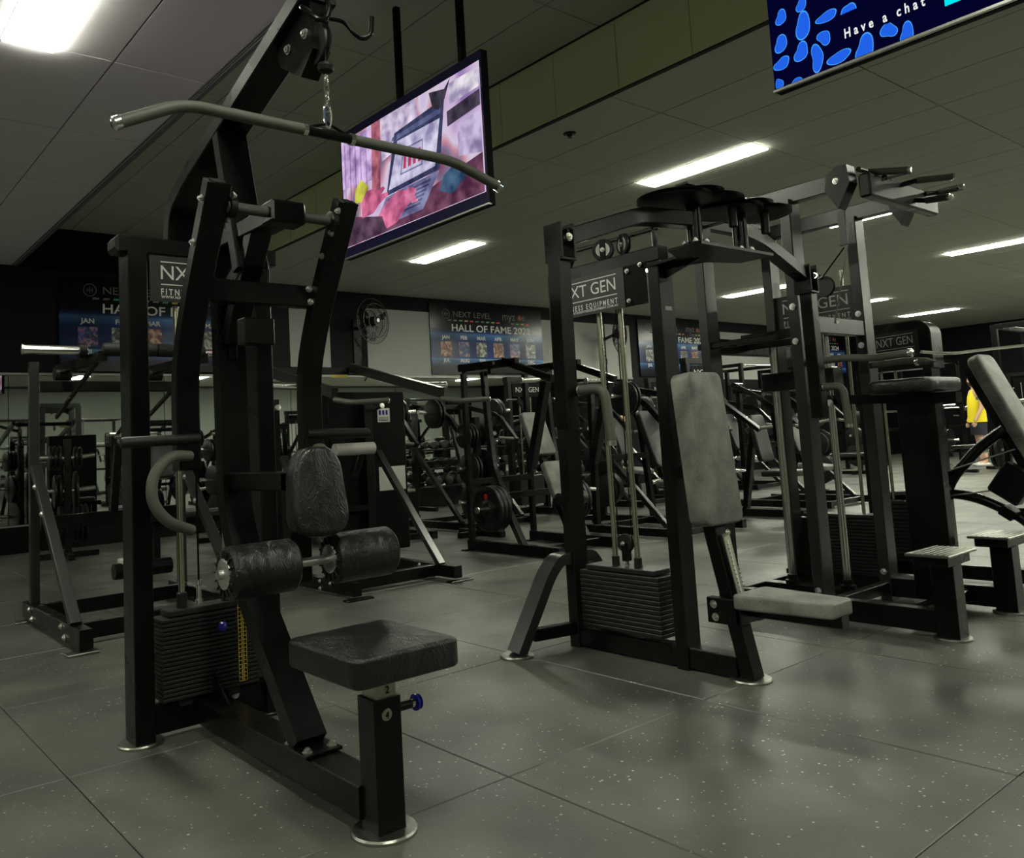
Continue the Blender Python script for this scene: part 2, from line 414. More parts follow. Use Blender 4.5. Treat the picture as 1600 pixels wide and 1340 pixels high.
# walls
wb = struct('wall_back', MB().box((X0, YW, 0), (X1, YW+.1, ZM+.1)), WALLB)
gm = MB()
for a, b in ((5.62, 6.28), (6.93, 13.1), (16.2, 18.6)): gm.box((a, YW-.012, 2.06), (b, YW, 3.12))
struct('wall_panels', gm, WALLG, wb)
struct('wall_left', MB().box((X0-.1, Y0, 0), (X0, YW, ZM+.1)), WALLG)
struct('wall_front', MB().box((X0, Y0-.1, 0), (X1, Y0, ZM+.1)), WALLG)
struct('wall_right', MB().box((X1, Y0, 0), (X1+.1, YW, ZM+.1)), WALLB)
struct('baseboard_back', MB().box((X0, YW-.1, 0), (14, YW, .30), .004), STEEL)
struct('trim_3', MB().box((X0, YW-.03, 2.045), (13.1, YW, 2.075), .003).box((X0, YW-.1, .30), (13.1, YW, .315), .002), mat('alu_trim', (.25, .25, .23), .4, .8))
MLB = ['mirror panel outside the view, beyond the left machine']*4 + ['wall mirror panel behind the squat lever machine at the left edge', 'wall mirror panel seen between the lat pulldown uprights', 'wall mirror panel below the cage fan on the left', 'wall mirror panel below the HALL OF FAME 2022 poster', 'wall mirror panel right of the 2022 poster, behind the fly machine', 'last wall mirror panel, toward the third poster']
x = -5.2
mw = 1.8
mi_ = 0
while x < 12.5:
    solo('wall_mirror', MB().box((x+.004, YW-.02, .32), (x+mw-.004, YW-.004, 2.04)), MIRR, MLB[mi_], 'mirror', 'wall mirrors in a row', loc=(x, YW-.01, .32), smooth=0)
    x += mw; mi_ += 1
# ceiling lamps: batten panels, diffusers lowered so they spill light along the ceiling
def lamp(x0, x1, y0, y1, z, label, group=None, dp=.012, m=None):
    t = thing('ceiling_light', label, 'light', ((x0+x1)/2, (y0+y1)/2, z), group)
    fr = MB(); d = .012
    fr.add([(x0, y0, z-.003), (x1, y0, z-.003), (x1, y1, z-.003), (x0, y1, z-.003), (x0+d, y0+d, z-.003), (x1-d, y0+d, z-.003), (x1-d, y1-d, z-.003), (x0+d, y1-d, z-.003)], [(0, 4, 5, 1), (1, 5, 6, 2), (2, 6, 7, 3), (3, 7, 4, 0)])
    part(t, 'frame', fr, WHITE, smooth=0)
    part(t, 'diffuser', MB().box((x0+d, y0+d, z-dp), (x1-d, y1-d, z-.002)), m or LAMPM, 'glowing white diffuser', smooth=0)
for y, lb in ((3.78, 'large bright panel light in the low lilac-grey ceiling, top left corner'), (.03, 'panel light in the low ceiling behind the viewer'), (-3.9, 'panel light in the low ceiling near the front wall')):
    lamp(.885, 1.165, y, y+1.22, ZR, lb, dp=.022)
for y in (7.5, 3.78, .03, -3.9): lamp(-2.67, -2.39, y, y+1.22, ZR, 'panel light over the unseen left side of the hall', 'lights over the left side', dp=.022)
far = 'lit panel light in the tiled ceiling outside the view'
LX = (6.24, 9.62, 13.15, 16.7, 20.15)
for i, x in enumerate(LX):
    for j, y in enumerate((-3.7, .01, 3.73, 7.48)):
        lb = {(0, 2): 'long lit panel light nearest the olive bulkhead, over the rear-delt machine', (0, 3): 'small lit panel light just below the hanging laptop screen',
              (1, 2): 'lit panel light partly hidden by the tall pull-up frame', (2, 2): 'lit panel light at the far right edge, right of the pull-up frame', (2, 3): 'lit panel light behind the right arm knuckle of the fly machine', (3, 3): 'small lit panel light just right of the pull-up tower post', (4, 3): 'lit panel light above the dark far right wall'}.get((i, j), far)
        lamp(x, x+.27, y, y+1.23, ZR, lb, None if lb != far else 'ceiling lights outside the view', m=LAMPF if i > 1 else LAMPM)
# sprinkler head near bulkhead
sp = MB(); sp.lathe((4.74, 4.38, ZR), (0, 0, -1), [(0, .05), (.006, .05), (.01, .03), (.03, .012), (.035, .02), (.04, 0)], 20)
solo('sprinkler_head', sp, CAST, 'small round sprinkler head in the dark ceiling beside the bulkhead', 'fire_sprinkler', loc=(4.74, 4.38, ZR))
# ---------------------------------------------------------------- posters
def shade_poster():
    m, t, b = nt('poster_print'); N, L = t.nodes, t.links
    tc = N.new('ShaderNodeTexCoord'); sx = N.new('ShaderNodeSeparateXYZ'); L.new(tc.outputs['Generated'], sx.inputs[0])
    r = N.new('ShaderNodeValToRGB'); e = r.color_ramp.elements
    e[0].position = 0; e[0].color = (.002, .002, .004, 1); e[1].position = 1; e[1].color = (.002, .002, .003, 1)
    for p, c in ((.12, (.004, .006, .02)), (.205, (.03, .10, .30)), (.225, (.10, .28, .55)), (.24, (.01, .03, .14)), (.40, (.008, .02, .10)), (.49, (.01, .03, .12)), (.58, (.05, .14, .32)), (.61, (.015, .03, .10)), (.66, (.002, .003, .008))):
        k = e.new(p); k.color = (*c, 1)
    L.new(sx.outputs[2], r.inputs[0])
    n = N.new('ShaderNodeTexNoise'); n.inputs['Scale'].default_value = 3; mp = N.new('ShaderNodeMapping'); mp.inputs['Scale'].default_value = (1, 1, .12)
    L.new(tc.outputs['Generated'], mp.inputs[0]); L.new(mp.outputs[0], n.inputs['Vector'])
    mr = N.new('ShaderNodeMapRange'); mr.inputs[1].default_value = .35; mr.inputs[2].default_value = .7; mr.inputs[3].default_value = .35; mr.inputs[4].default_value = 1.5
    L.new(n.outputs[0], mr.inputs[0])
    mx = N.new('ShaderNodeVectorMath'); mx.operation = 'SCALE'; L.new(r.outputs[0], mx.inputs[0]); L.new(mr.outputs[0], mx.inputs['Scale']); L.new(mx.outputs[0], b.inputs['Base Color'])
    b.inputs['Roughness'].default_value = .2; b.inputs['Specular IOR Level'].default_value = .2; return m
POST = shade_poster()
def photo_mat(name, c1, c2, c3, sc=5.0):
    m, t, b = nt(name); N, L = t.nodes, t.links
    tc = N.new('ShaderNodeTexCoord'); n = N.new('ShaderNodeTexNoise'); n.inputs['Scale'].default_value = sc; n.inputs['Detail'].default_value = 3; n.inputs['Distortion'].default_value = 1.5
    r = N.new('ShaderNodeValToRGB'); e = r.color_ramp.elements; e[0].position = .4; e[0].color = (.004, .004, .005, 1); e[1].position = .75; e[1].color = (*c3, 1)
    for p, c in ((.5, c1), (.6, c2)): k = e.new(p); k.color = (*c, 1)
    L.new(tc.outputs['Object'], n.inputs['Vector']); L.new(n.outputs[0], r.inputs[0]); L.new(r.outputs[0], b.inputs['Base Color']); b.inputs['Roughness'].default_value = .3; return m
PH = [photo_mat('photo_warm', (.25, .05, .03), (.45, .25, .18), (.6, .5, .4), 9), photo_mat('photo_grey', (.10, .10, .09), (.3, .3, .28), (.6, .6, .6), 9), photo_mat('photo_blue', (.02, .05, .30), (.30, .12, .10), (.55, .5, .5), 9)]
MARKS = [DIM, DIM, GREEN, YEL, RED]
LINE = mat('pale_blue_line', (.16, .30, .45), .4)
def hall_poster(x, z0, wd, ht, year, label):
    y = YW-.03
    t = thing('wall_poster', label, 'poster', (x+wd/2, y, z0))
    part(t, 'panel', MB().box((x, y, z0), (x+wd, YW-.014, z0+ht)), POST, smooth=0)
    R_, U_ = (1, 0, 0), (0, 0, 1); yy = y-.001
    def T(s, size, px, pz, m, nm, wide=1., al='LEFT', bold=0): part(t, nm, text_mb(s, size, (px, yy, pz), R_, U_, al, wide, .001, bold), m, smooth=0)
    zt = z0+ht
    T('NEXT LEVEL', .135, x+wd*.19, zt-.20, DIM, 'logo_text', 1.15)
    T('myz ne', .19, x+wd*.625, zt-.20, DIM, 'logo_text', 1.0)
    c = V((x+wd*.135, yy, zt-.16)); lg = MB()
    lg.sweep([c+V((.075*math.cos(a), 0, .075*math.sin(a))) for a in [2*PI*i/28 for i in range(28)]], [(-.004, -.002), (.004, -.002), (.004, .002), (-.004, .002)], up=(0, 1, 0), closed=True)
    for dx in (-.03, 0, .03): lg.box((c.x+dx-.004, yy-.001, c.z-.045+abs(dx)*.6), (c.x+dx+.004, yy+.001, c.z+.045-abs(dx)*.6))
    lg.box((c.x-.04, yy-.001, c.z-.004), (c.x+.04, yy+.001, c.z+.004))
    part(t, 'logo_emblem', lg, DIM, smooth=0)
    xo = x+wd*.792; dm = MB(); dm.add([(xo, yy-.001, zt-.20), (xo+.04, yy-.001, zt-.155), (xo, yy-.001, zt-.09), (xo-.04, yy-.001, zt-.155)], [(0, 1, 2, 3)])
    part(t, 'logo_mark', dm, RED, smooth=0)
    for q in range(15):
        if q == 10: continue
        px = x+wd*(.145+.047*q) + (.10 if q > 9 else 0)
        mk = MB(); mk.add([(px, yy-.001, zt-.275), (px+.075, yy-.001, zt-.275), (px+.09, yy-.001, zt-.25), (px+.015, yy-.001, zt-.25)], [(0, 1, 2, 3)])
        part(t, 'colour_bar', mk, MARKS[q % 5], smooth=0)
    T('HALL OF FAME '+year, .165, x+wd*.53, zt-.44, WHITE, 'title_text', 1.22, 'CENTER', .002)
    ms = ['JAN', 'FEB', 'MAR', 'APR', 'MAY', 'JUN', 'JUL', 'AUG', 'SEP', 'OCT', 'NOV', 'DEC']
    for q, mo in enumerate(ms):
        cx_ = x+wd*(.125+.151*(q % 6)); row = q//6
        T(mo, .085, cx_, zt-.575-row*.385, WHITE, 'month_text', 1.1, 'CENTER', .002)
        if row == 0:
            part(t, 'photo', quad((cx_-.115, yy, zt-.865), R_, U_, .23, .245, th=-.0005), PH[(q*2+int(year)) % 3], smooth=0)
    for dz, th in ((-.52, .006), (-.60, .010), (-.90, .006), (-1.0, .012)):
        if zt+dz > z0: part(t, 'light_streak', quad((x+.01, y+.0004, zt+dz), R_, U_, wd-.02, th, th=-.0003), LINE, smooth=0)
hall_poster(2.55, 2.10, 2.62, 1.17, '2021', 'black and blue wall poster partly hidden behind the lat pulldown machine frame')
hall_poster(8.13, 2.10, 2.52, 1.17, '2022', 'glossy black and blue poster reading HALL OF FAME 2022 on the grey wall')
hall_poster(13.35, 2.10, 2.52, 1.17, '2023', 'black and blue hall of fame poster seen between the uprights of the middle machine')
hall_poster(19.2, 2.10, 2.52, 1.17, '2024', 'far poster reading HALL OF FAME 2024 seen through the pull-up frame')
# ---------------------------------------------------------------- hanging screens
BEZ = mat('screen_bezel', (.006, .006, .035), .18)
EDGE = mat('screen_edge', (.45, .45, .43), .3, .9)
def em(name, c, s=1.0): return emis(name, c, s)
def blur_screen():
    m = bpy.data.materials.new('screen_picture'); m.use_nodes = True; t = m.node_tree; t.nodes.clear(); N, L = t.nodes, t.links
    tc = N.new('ShaderNodeTexCoord'); n = N.new('ShaderNodeTexNoise'); n.inputs['Scale'].default_value = 2.4; n.inputs['Detail'].default_value = 1
    mp = N.new('ShaderNodeMapping'); mp.inputs['Scale'].default_value = (1, 2.2, .8)
    r = N.new('ShaderNodeValToRGB'); e = r.color_ramp.elements; e[0].position = .3; e[0].color = (.35, .22, .55, 1); e[1].position = .75; e[1].color = (.30, .08, .14, 1)
    for p, c in ((.42, (.80, .60, .90)), (.5, (.85, .75, .95)), (.58, (.75, .35, .45)), (.66, (.25, .20, .35))): k = e.new(p); k.color = (*c, 1)
    em_ = N.new('ShaderNodeEmission'); em_.inputs[1].default_value = .75; o = N.new('ShaderNodeOutputMaterial')
    L.new(tc.outputs['Generated'], mp.inputs[0]); L.new(mp.outputs[0], n.inputs['Vector']); L.new(n.outputs[0], r.inputs[0]); L.new(r.outputs[0], em_.inputs[0]); L.new(em_.outputs[0], o.inputs[0]); return m
SCR1 = blur_screen()
def screen_base(label, xs, ya, yb, z0, z1, pic, mg=.02):
    """screen in the plane x = xs facing -x; ya is the end nearer the camera"""
    t = thing('hanging_screen', label, 'screen', (xs, (ya+yb)/2, z0))
    part(t, 'housing', MB().box((xs+.006, ya, z0), (xs+.05, yb, z1), .004), BLK)
    part(t, 'bezel', MB().box((xs, ya+.004, z0+.01), (xs+.008, yb-.004, z1-.002)), BEZ, smooth=0)
    part(t, 'lower_edge', MB().box((xs-.006, ya, z0), (xs+.02, yb, z0+.009)), EDGE, smooth=0)
    part(t, 'picture', MB().box((xs-.0015, ya+mg, z0+(.075 if mg > .01 else .011)), (xs+.004, yb-mg, z1-3*mg)), pic, smooth=0)
    return t
class Pic:
    """flat print on the screen glass: u from 0 (far, picture left) to 1, v up"""
    def __init__(s, t, xs, ya, yb, z0, z1): s.t, s.x, s.ya, s.yb, s.z0, s.z1 = t, xs, ya+.02, yb-.02, z0+.075, z1-.06; s.k = 0
    def P(s, u, v): return (s.x-.002-s.k*.0004, s.yb+(s.ya-s.yb)*u, s.z0+(s.z1-s.z0)*v)
    def poly(s, nm, pts, m): s.k += 1; mb = MB().add([s.P(*p) for p in pts], [tuple(range(len(pts)))]); part(s.t, nm, mb, m, smooth=0)
XS = 2.985
YA, YB_, ZA, ZB = 3.385, 4.925, 2.285, 3.175
t = screen_base('hanging screen showing hands typing on a laptop, left of the olive bulkhead', XS, YA, YB_, ZA, ZB, SCR1)
p = Pic(t, XS, YA, YB_, ZA, ZB)
def C_(n, *c):
    """screen colour with soft mottling, like an out-of-focus photograph"""
    m = em(n, c, .85); t_ = m.node_tree; N, L = t_.nodes, t_.links; e = [k for k in N if k.type == 'EMISSION'][0]
    g = N.new('ShaderNodeTexCoord'); q = N.new('ShaderNodeTexNoise'); q.inputs['Scale'].default_value = 9; q.inputs['Detail'].default_value = 2
    r = N.new('ShaderNodeMix'); r.data_type = 'RGBA'; k = N.new('ShaderNodeMapRange'); k.inputs[1].default_value = .35; k.inputs[2].default_value = .65
    r.inputs[6].default_value = (c[0]*.45, c[1]*.40, c[2]*.55, 1); r.inputs[7].default_value = (min(1, c[0]*1.15+.04), min(1, c[1]*1.15+.03), min(1, c[2]*1.15+.05), 1)
    L.new(g.outputs['Object'], q.inputs['Vector']); L.new(q.outputs[0], k.inputs[0]); L.new(k.outputs[0], r.inputs[0]); L.new(r.outputs[2], e.inputs[0]); return m
p.poly('window_light', [(0, .55), (.28, .5), (.28, .98), (0, .98)], C_('scr_lilac', .72, .52, .85))
p.poly('window_light', [(.33, .62), (.6, .72), (.6, 1), (.33, 1)], C_('scr_pale', .80, .70, .92))
p.poly('curtain', [(.24, .3), (.31, .35), (.33, 1), (.26, 1)], C_('scr_rose', .55, .16, .2))
for q in range(5): p.poly('curtain_fold', [(.02+q*.045, .35), (.03+q*.045, .35), (.035+q*.045, .95), (.028+q*.045, .95)], C_('scr_fold%d' % q, .45, .25, .55))
for q in range(6): p.poly('shelf_item', [(.83+q*.027, .80), (.845+q*.027, .80), (.845+q*.027, .86+.02*(q % 3)), (.83+q*.027, .86+.02*(q % 3))], C_('scr_item%d' % q, .25, .35, .30))
p.poly('menu_strip', [(.41, .74), (.765, .77), (.77, .80), (.42, .775)], C_('scr_menu', .12, .14, .25))
p.poly('shelf', [(.8, .62), (1, .66), (1, .78), (.8, .74)], C_('scr_dark', .05, .04, .06))
p.poly('wall_patch', [(.82, .78), (1, .80), (1, .95), (.82, .95)], C_('scr_white', .85, .8, .95))
p.poly('wall_patch', [(.86, .35), (1, .3), (1, .62), (.86, .6)], C_('scr_mauve', .60, .50, .72))
p.poly('desk', [(0, 0), (1, 0), (1, .3), (.72, .22), (.4, .1), (0, .3)], C_('scr_plum', .16, .05, .09))
p.poly('laptop_lid', [(.36, .30), (.74, .32), (.79, .86), (.44, .80)], C_('scr_navy', .03, .045, .11))
p.poly('laptop_page', [(.38, .34), (.71, .36), (.755, .72), (.46, .72)], C_('scr_page', .68, .66, .90))
p.poly('menu_strip', [(.455, .735), (.757, .755), (.765, .80), (.46, .775)], C_('scr_menu2', .10, .13, .26))
p.poly('page_frame', [(.47, .42), (.63, .42), (.64, .63), (.5, .63)], C_('scr_frame', .25, .24, .4))
p.poly('page_frame', [(.478, .435), (.622, .435), (.632, .615), (.508, .615)], C_('scr_page2', .68, .66, .90))
for q in range(4): p.poly('page_mark', [(.495+q*.035, .46), (.515+q*.035, .46), (.52+q*.035, .57), (.503+q*.035, .57)], C_('scr_red%d' % q, .6, .04, .1))
p.poly('laptop_deck', [(.36, .29), (.74, .31), (.62, .06), (.25, .05)], C_('scr_deck', .26, .28, .46))
for q in range(6):
    v = .10+q*.03; p.poly('key_row', [(.36-.0+q*.002, v), (.60+q*.016, v+.008), (.605+q*.016, v+.024), (.365+q*.002, v+.016)], C_('scr_keys%d' % q, .10, .11, .22))
p.poly('yellow_mug', [(.11, .36), (.22, .34), (.23, .46), (.17, .55), (.12, .48)], C_('scr_yellow', .62, .62, .05))
p.poly('hand', [(.17, .20), (.26, .20), (.31, .26), (.38, .30), (.375, .33), (.33, .335), (.36, .37), (.345, .395), (.29, .385), (.27, .42), (.21, .42), (.17, .34)], C_('scr_pink', .75, .16, .30))
p.poly('hand', [(.36, .02), (.44, .04), (.50, .12), (.57, .19), (.585, .24), (.55, .28), (.50, .275), (.46, .30), (.42, .28), (.36, .24), (.30, .16)], C_('scr_pink2', .78, .18, .33))
for q in range(3): p.poly('finger', [(.50+q*.02, .24-q*.03), (.565+q*.012, .22-q*.03), (.57+q*.012, .20-q*.03), (.51+q*.02, .20-q*.03)], C_('scr_pk%d' % q, .82, .25, .40))
p.poly('sleeve', [(0, 0), (.36, 0), (.33, .14), (.2, .20), (.02, .2)], C_('scr_sleeve', .10, .05, .08))
p.poly('plant', [(.70, .96), (.72, .82), (.76, .78), (.80, .84), (.84, .98), (.80, .92)], C_('scr_plant', .03, .03, .04))
p.poly('teal_bowl', [(.74, .14), (.82, .08), (.90, .16), (.92, .26), (.84, .30), (.77, .25)], C_('scr_teal', .04, .12, .2))
# brackets and drop poles
for o_ in (t,):
    for y in (4.30, 3.655): part(o_, 'drop_pole', MB().bar([(XS+.09, y, ZM+.02), (XS+.09, y, 2.6)], .04, .04), BLK)
    part(o_, 'mount_plate', MB().box((XS+.05, 3.6, 2.6), (XS+.07, 4.35, 2.85)), BLK)
YA2, YB2 = .13, 1.67
def blob_screen(): return emis('screen_night', (.001, .001, .022), 1.0)
t2 = screen_base('hanging screen with blue blobs and the words Have a chat, top right', XS, YA2, YB2, ZA, ZB, blob_screen(), .006)
for y in (1.2, .5): part(t2, 'drop_pole', MB().bar([(XS+.09, y, ZM+.02), (XS+.09, y, 2.6)], .04, .04), BLK)
part(t2, 'mount_plate', MB().box((XS+.05, .45, 2.6), (XS+.07, 1.25, 2.85)), BLK)
p = Pic(t2, XS, YA2, YB2, ZA, ZB)
BL = emis('screen_blue', (.015, .12, .80), 1.0); BL2 = emis('screen_blue_rim', (.06, .36, .95), 1.0); CY = emis('screen_cyan', (.0, .80, .90), 1.0); WE = emis('screen_white', (.85, .85, .85), 1.0)
rb = random.Random(11)
class Flat:
    def __init__(s): s.k = 0
    def P(s, d, h): return (XS-.0025-s.k*.0004, YB2-d, ZA+h)
    def poly(s, nm, pts, m): s.k += 1; part(t2, nm, MB().add([s.P(*q) for q in pts], [tuple(range(len(pts)))]), m, smooth=0)
p = Flat()
spots = [(0.058, 0.283, 0.022, 0.027), (0.143, 0.295, 0.02, 0.024), (0.235, 0.208, 0.037, 0.02), (0.315, 0.182, 0.023, 0.045), (0.37, 0.154, 0.019, 0.022), (0.142, 0.212, 0.028, 0.05), (0.456, 0.153, 0.035, 0.014), (0.048, 0.18, 0.026, 0.031), (0.218, 0.134, 0.024, 0.026), (0.126, 0.116, 0.027, 0.033), (0.185, 0.069, 0.024, 0.046), (0.266, 0.039, 0.039, 0.023), (0.361, 0.032, 0.032, 0.047), (0.447, 0.064, 0.024, 0.028), (0.506, 0.027, 0.022, 0.036), (0.044, 0.102, 0.03, 0.024), (0.026, 0.027, 0.013, 0.024), (0.098, 0.01, 0.023, 0.013)]
r2 = random.Random(5)
for i in range(46):
    d_ = r2.uniform(.03, 1.5); h_ = r2.uniform(.42, .85)
    if all((d_-q[0])**2+(h_-q[1])**2 > .0085 for q in spots): spots.append((d_, h_, r2.uniform(.02, .05), r2.uniform(.025, .05)))
for (d_, h_, a, b) in spots:
    k1, k2, ph = r2.uniform(.08, .22), r2.uniform(.05, .14), r2.uniform(0, 6); lk = p.k
    for k, (m_, f_) in enumerate(((BL2, 1.0), (BL, .9))):
        pts = []
        for i in range(26):
            an = 2*PI*i/26; rad = (1+k1*math.cos(2*an+ph)+k2*math.cos(3*an+ph*2))*f_
            pts.append((min(1.53, max(.008, d_+1.12*a*rad*math.cos(an))), min(.88, max(.012, h_+b*rad*math.sin(an)))))
        p.poly('blue_blob', pts, m_)
    p.k = lk
p.k = 4
p.poly('dark_band', [(.27, .095), (.62, .082), (.62, .19), (.27, .19)], emis('screen_night2', (.001, .001, .02), 1))
p.k += 1
part(t2, 'caption', text_mb('Have a chat', .05, p.P(.293, .098), (0, -1, 0), (0, 0, 1), 'LEFT', .70, .0006, .001, 1.65), WE, smooth=0)
p.poly('cyan_bar', [(.633, .066), (.95, .066), (.95, .115), (.633, .115)], CY)
# ---------------------------------------------------------------- wall fans
def wall_fan(x, y, z, tilt, label):
    t = thing('wall_fan', label, 'fan', (x, YW, z)); R = rotz(tilt)
    ax = R @ V((0, -1, 0)); c = V((x, y, z)); sd = R @ V((1, 0, 0)); up = V((0, 0, 1)); r = .34
    cg = MB()
    for rad, off in ((r, 0), (r*.75, .05), (r*.5, .075), (r*.22, .09)):
        for sg in (-1, 1):
            if rad == r and sg > 0: continue
            cg.sweep([c+ax*(off*sg)+sd*(rad*math.cos(a))+up*(rad*math.sin(a)) for a in [2*PI*i/36 for i in range(36)]], [(-.004, -.004), (.004, -.004), (.004, .004), (-.004, .004)], up=tuple(ax), closed=True)
    for i in range(36):
        a = 2*PI*i/36; d = sd*math.cos(a)+up*math.sin(a)
        for sg in (-1, 1): cg.tube([c+d*r, c+d*(r*.75)+ax*(.05*sg), c+d*(r*.22)+ax*(.09*sg)], .0022, 4)
    part(t, 'cage', cg, STEEL)
    part(t, 'hub', MB().lathe(c-ax*.1, ax, [(0, .06), (.08, .07), (.19, .06), (.2, 0)], 20), CAST)
    part(t, 'badge', MB().lathe(c+ax*.101, ax, [(0, .03), (.003, .028)], 16), ZINC)
    for i in range(3):
        a0 = 2*PI*i/3+.4; bl = MB(); vs = []
        for k, (rd, wd) in enumerate(((.05, .03), (.16, .09), (.26, .11), (.31, .07))):
            for sg in (-1, 1):
                a = a0+sg*wd/rd*.5; vs.append(c+(sd*math.cos(a)+up*math.sin(a))*rd+ax*(sg*.025))
        bl.add(vs, [(0, 1, 3, 2), (2, 3, 5, 4), (4, 5, 7, 6)]); part(t, 'blade', bl, CAST)
    part(t, 'arm', MB().bar([c-ax*.12, (x, YW-.06, z-.05), (x, YW, z-.05)], .05, .05), STEEL)
    part(t, 'wall_plate', MB().box((x-.07, YW-.02, z-.75), (x+.07, YW, z+.1), .004), STEEL)
    cord = [(x-.05, YW-.03, z-.2), (x+.12, YW-.05, z-.45), (x+.02, YW-.05, z-.6), (x+.16, YW-.04, z-.75), (x+.1, YW-.03, z-.85)]
    part(t, 'cord', MB().tube(fillet(cord, .1), .006, 6), BLK)
wall_fan(6.75, 10.40, 2.84, 14, 'round black cage fan on the wall left of the 2022 poster')
wall_fan(12.25, 10.40, 2.84, 60, 'cage fan turned sideways on the wall behind the NXT GEN header of the middle machine')
wall_fan(18.2, 10.40, 2.84, -10, 'far cage fan on the wall beside the last poster')
# ---------------------------------------------------------------- machine helpers
def sign(t, o, r, u, wd, ht, name='header_panel', scale=1.0, label='black sign plate with white NXT GEN print'):
    """plate with the maker's print; o = lower left corner seen from the front"""
    o, r, u = V(o), V(r).normalized(), V(u).normalized(); n = r.cross(u)
    p = part(t, name, quad(o-n*.003, r, u, wd, ht, th=.003), mat('sign_plate_'+str(len(bpy.data.materials)), (.016, .018, .017), .4), label, smooth=0)
    e = .0005; s = ht
    def ln(a, z, b, th): part(p, 'line', quad(o+r*a+u*z+n*e, r, u, b-a, th, th=.0005), WHITE, smooth=0)
    m0 = wd*.10; m1 = wd*.90; tw = m1-m0
    ln(m0, s*.86, m1, s*.022); ln(m0, s*.365, m1, s*.022)
    def tx(b, z, size, wide_to, bold=0, sp=1.):
        mb = text_mb(b, size, o+n*e, r, u, 'LEFT', 1, .0005, bold, sp)
        if mb.v:
            xs = [(q-o).dot(r) for q in mb.v]; a, c = min(xs), max(xs); k = wide_to/(c-a)
            mb.v = [q + r*(m0+((q-o).dot(r)-a)*k-(q-o).dot(r)) + u*z for q in mb.v]
        part(p, 'lettering', mb, WHITE, smooth=0)
    tx('NXT GEN', s*.49, s*.44, tw*.98); tx('FITNESS EQUIPMENT', s*.15, s*.19, tw, .0006, 1.5); tx('WWW.NXTGENFITNESSEQUIPMENT.COM.AU', s*.075, s*.08, tw, .0003, 1.2)
    return p
def stack(t, x0, x1, y0, y1, z0, z1, n, face='y', gapm=.003):
    """weight stack: every plate a part, shared mesh"""
    h = (z1-z0)/n; c = ((x0+x1)/2, (y0+y1)/2)
    me = MB().box((-(x1-x0)/2, -(y1-y0)/2, 0), ((x1-x0)/2, (y1-y0)/2, h-gapm), .0025).mesh('weight_plate', STACKM, smooth=0)
    base = worigin(t)
    for i in range(n):
        o = bpy.data.objects.new('weight_plate', me); COL.objects.link(o); o.parent = t
        o.location = V((c[0]+rr_.uniform(-.0006, .0006), c[1], z0+i*h))-base
    if face == 'y': part(t, 'top_plate', MB().box((x0+.03, y0+.012, z1), (x1-.03, y1-.012, z1+.022), .003), STACKM, smooth=0)
    else: part(t, 'top_plate', MB().box((x0+.012, y0+.03, z1), (x1-.012, y1-.03, z1+.022), .003), STACKM, smooth=0)
def bolts(t, pts, ax, r=.011, m=None):
    for p in pts: part(t, 'bolt', MB().bolt(p, ax, r), m or ZINC)
# ---------------------------------------------------------------- A: lat pulldown with press arms
AX, AY = 1.235, 3.147
A = thing('lat_pulldown_machine', 'black lat pulldown with a wide grey bar, knee rollers and square seat, nearest the viewer', 'gym machine', (AX, AY, 0))
for i, x in enumerate((.995, 1.485)):
    part(A, 'upright_post', MB().bar([(x, AY, .012), (x, AY, 1.765)], .07, .115, up=(0, 1, 0)), STEEL)
    part(A, 'foot_disc', MB().disc((x, AY, 0), .078), GUNM if i == 0 else STEEL)
part(A, 'header_beam', MB().bar([(.93, AY, 1.785), (1.55, AY, 1.785)], .10, .062), STEEL)
part(A, 'end_cap', MB().add([(.93, AY-.05, 1.816), (.93, AY+.05, 1.816), (.93, AY+.05, 1.754), (.93, AY-.05, 1.754), (.918, AY-.045, 1.80), (.918, AY+.045, 1.80), (.918, AY+.045, 1.77), (.918, AY-.045, 1.77)], [(0, 1, 5, 4), (1, 2, 6, 5), (2, 3, 7, 6), (3, 0, 4, 7), (4, 5, 6, 7)]), RUB)
part(A, 'cross_beam', MB().bar([(1.02, AY, .075), (1.46, AY, .075)], .06, .10), STEEL)
sign(A, (1.035, AY-.062, 1.575), (1, 0, 0), (0, 0, 1), .41, .172)
part(A, 'base_beam', MB().bar([(AX, AY-.02, .075), (AX, 1.99, .075)], .105, .085), STEEL)
part(A, 'gusset', MB().add([(AX-.004, 3.07, .12), (AX+.004, 3.07, .12), (AX+.004, 2.93, .12), (AX-.004, 2.93, .12), (AX-.004, 3.07, .21), (AX+.004, 3.07, .21)], [(0, 3, 2, 1), (0, 1, 5, 4), (1, 2, 5), (0, 4, 3), (2, 3, 4, 5)]), STEEL, smooth=0)
bolts(A, [(AX-.02, AY-.032, .10), (AX+.10, AY-.032, .10)], (0, -1, 0))
part(A, 'seat_post', MB().bar([(AX, 1.955, .012), (AX, 1.955, .345)], .085, .085, up=(0, 1, 0)), STEEL)
part(A, 'seat_foot_disc', MB().disc((AX, 1.955, 0), .088), GUNM)
part(A, 'seat_slider', MB().bar([(AX, 1.955, .30), (AX, 1.955, .405)], .068, .068, up=(0, 1, 0)), BRUSH, 'pale nickel inner seat tube')
part(A, 'slider_number', text_mb('2', .028, (AX+.005, 1.9195, .355), (1, 0, 0), (0, 0, 1), 'CENTER'), BLK, smooth=0)
part(A, 'number_badge', MB().lathe((AX-.005, 1.9125, .305), (0, -1, 0), [(0, .016), (.002, .015)], 20), BRUSH)
part(A, 'badge_number', text_mb('4', .024, (AX-.005, 1.909, .296), (1, 0, 0), (0, 0, 1), 'CENTER'), BLK, smooth=0)
k = part(A, 'adjust_pin', MB().lathe((AX+.04, 1.955, .30), (1, 0, 0), [(0, .012), (.06, .012)], 14), STEEL)
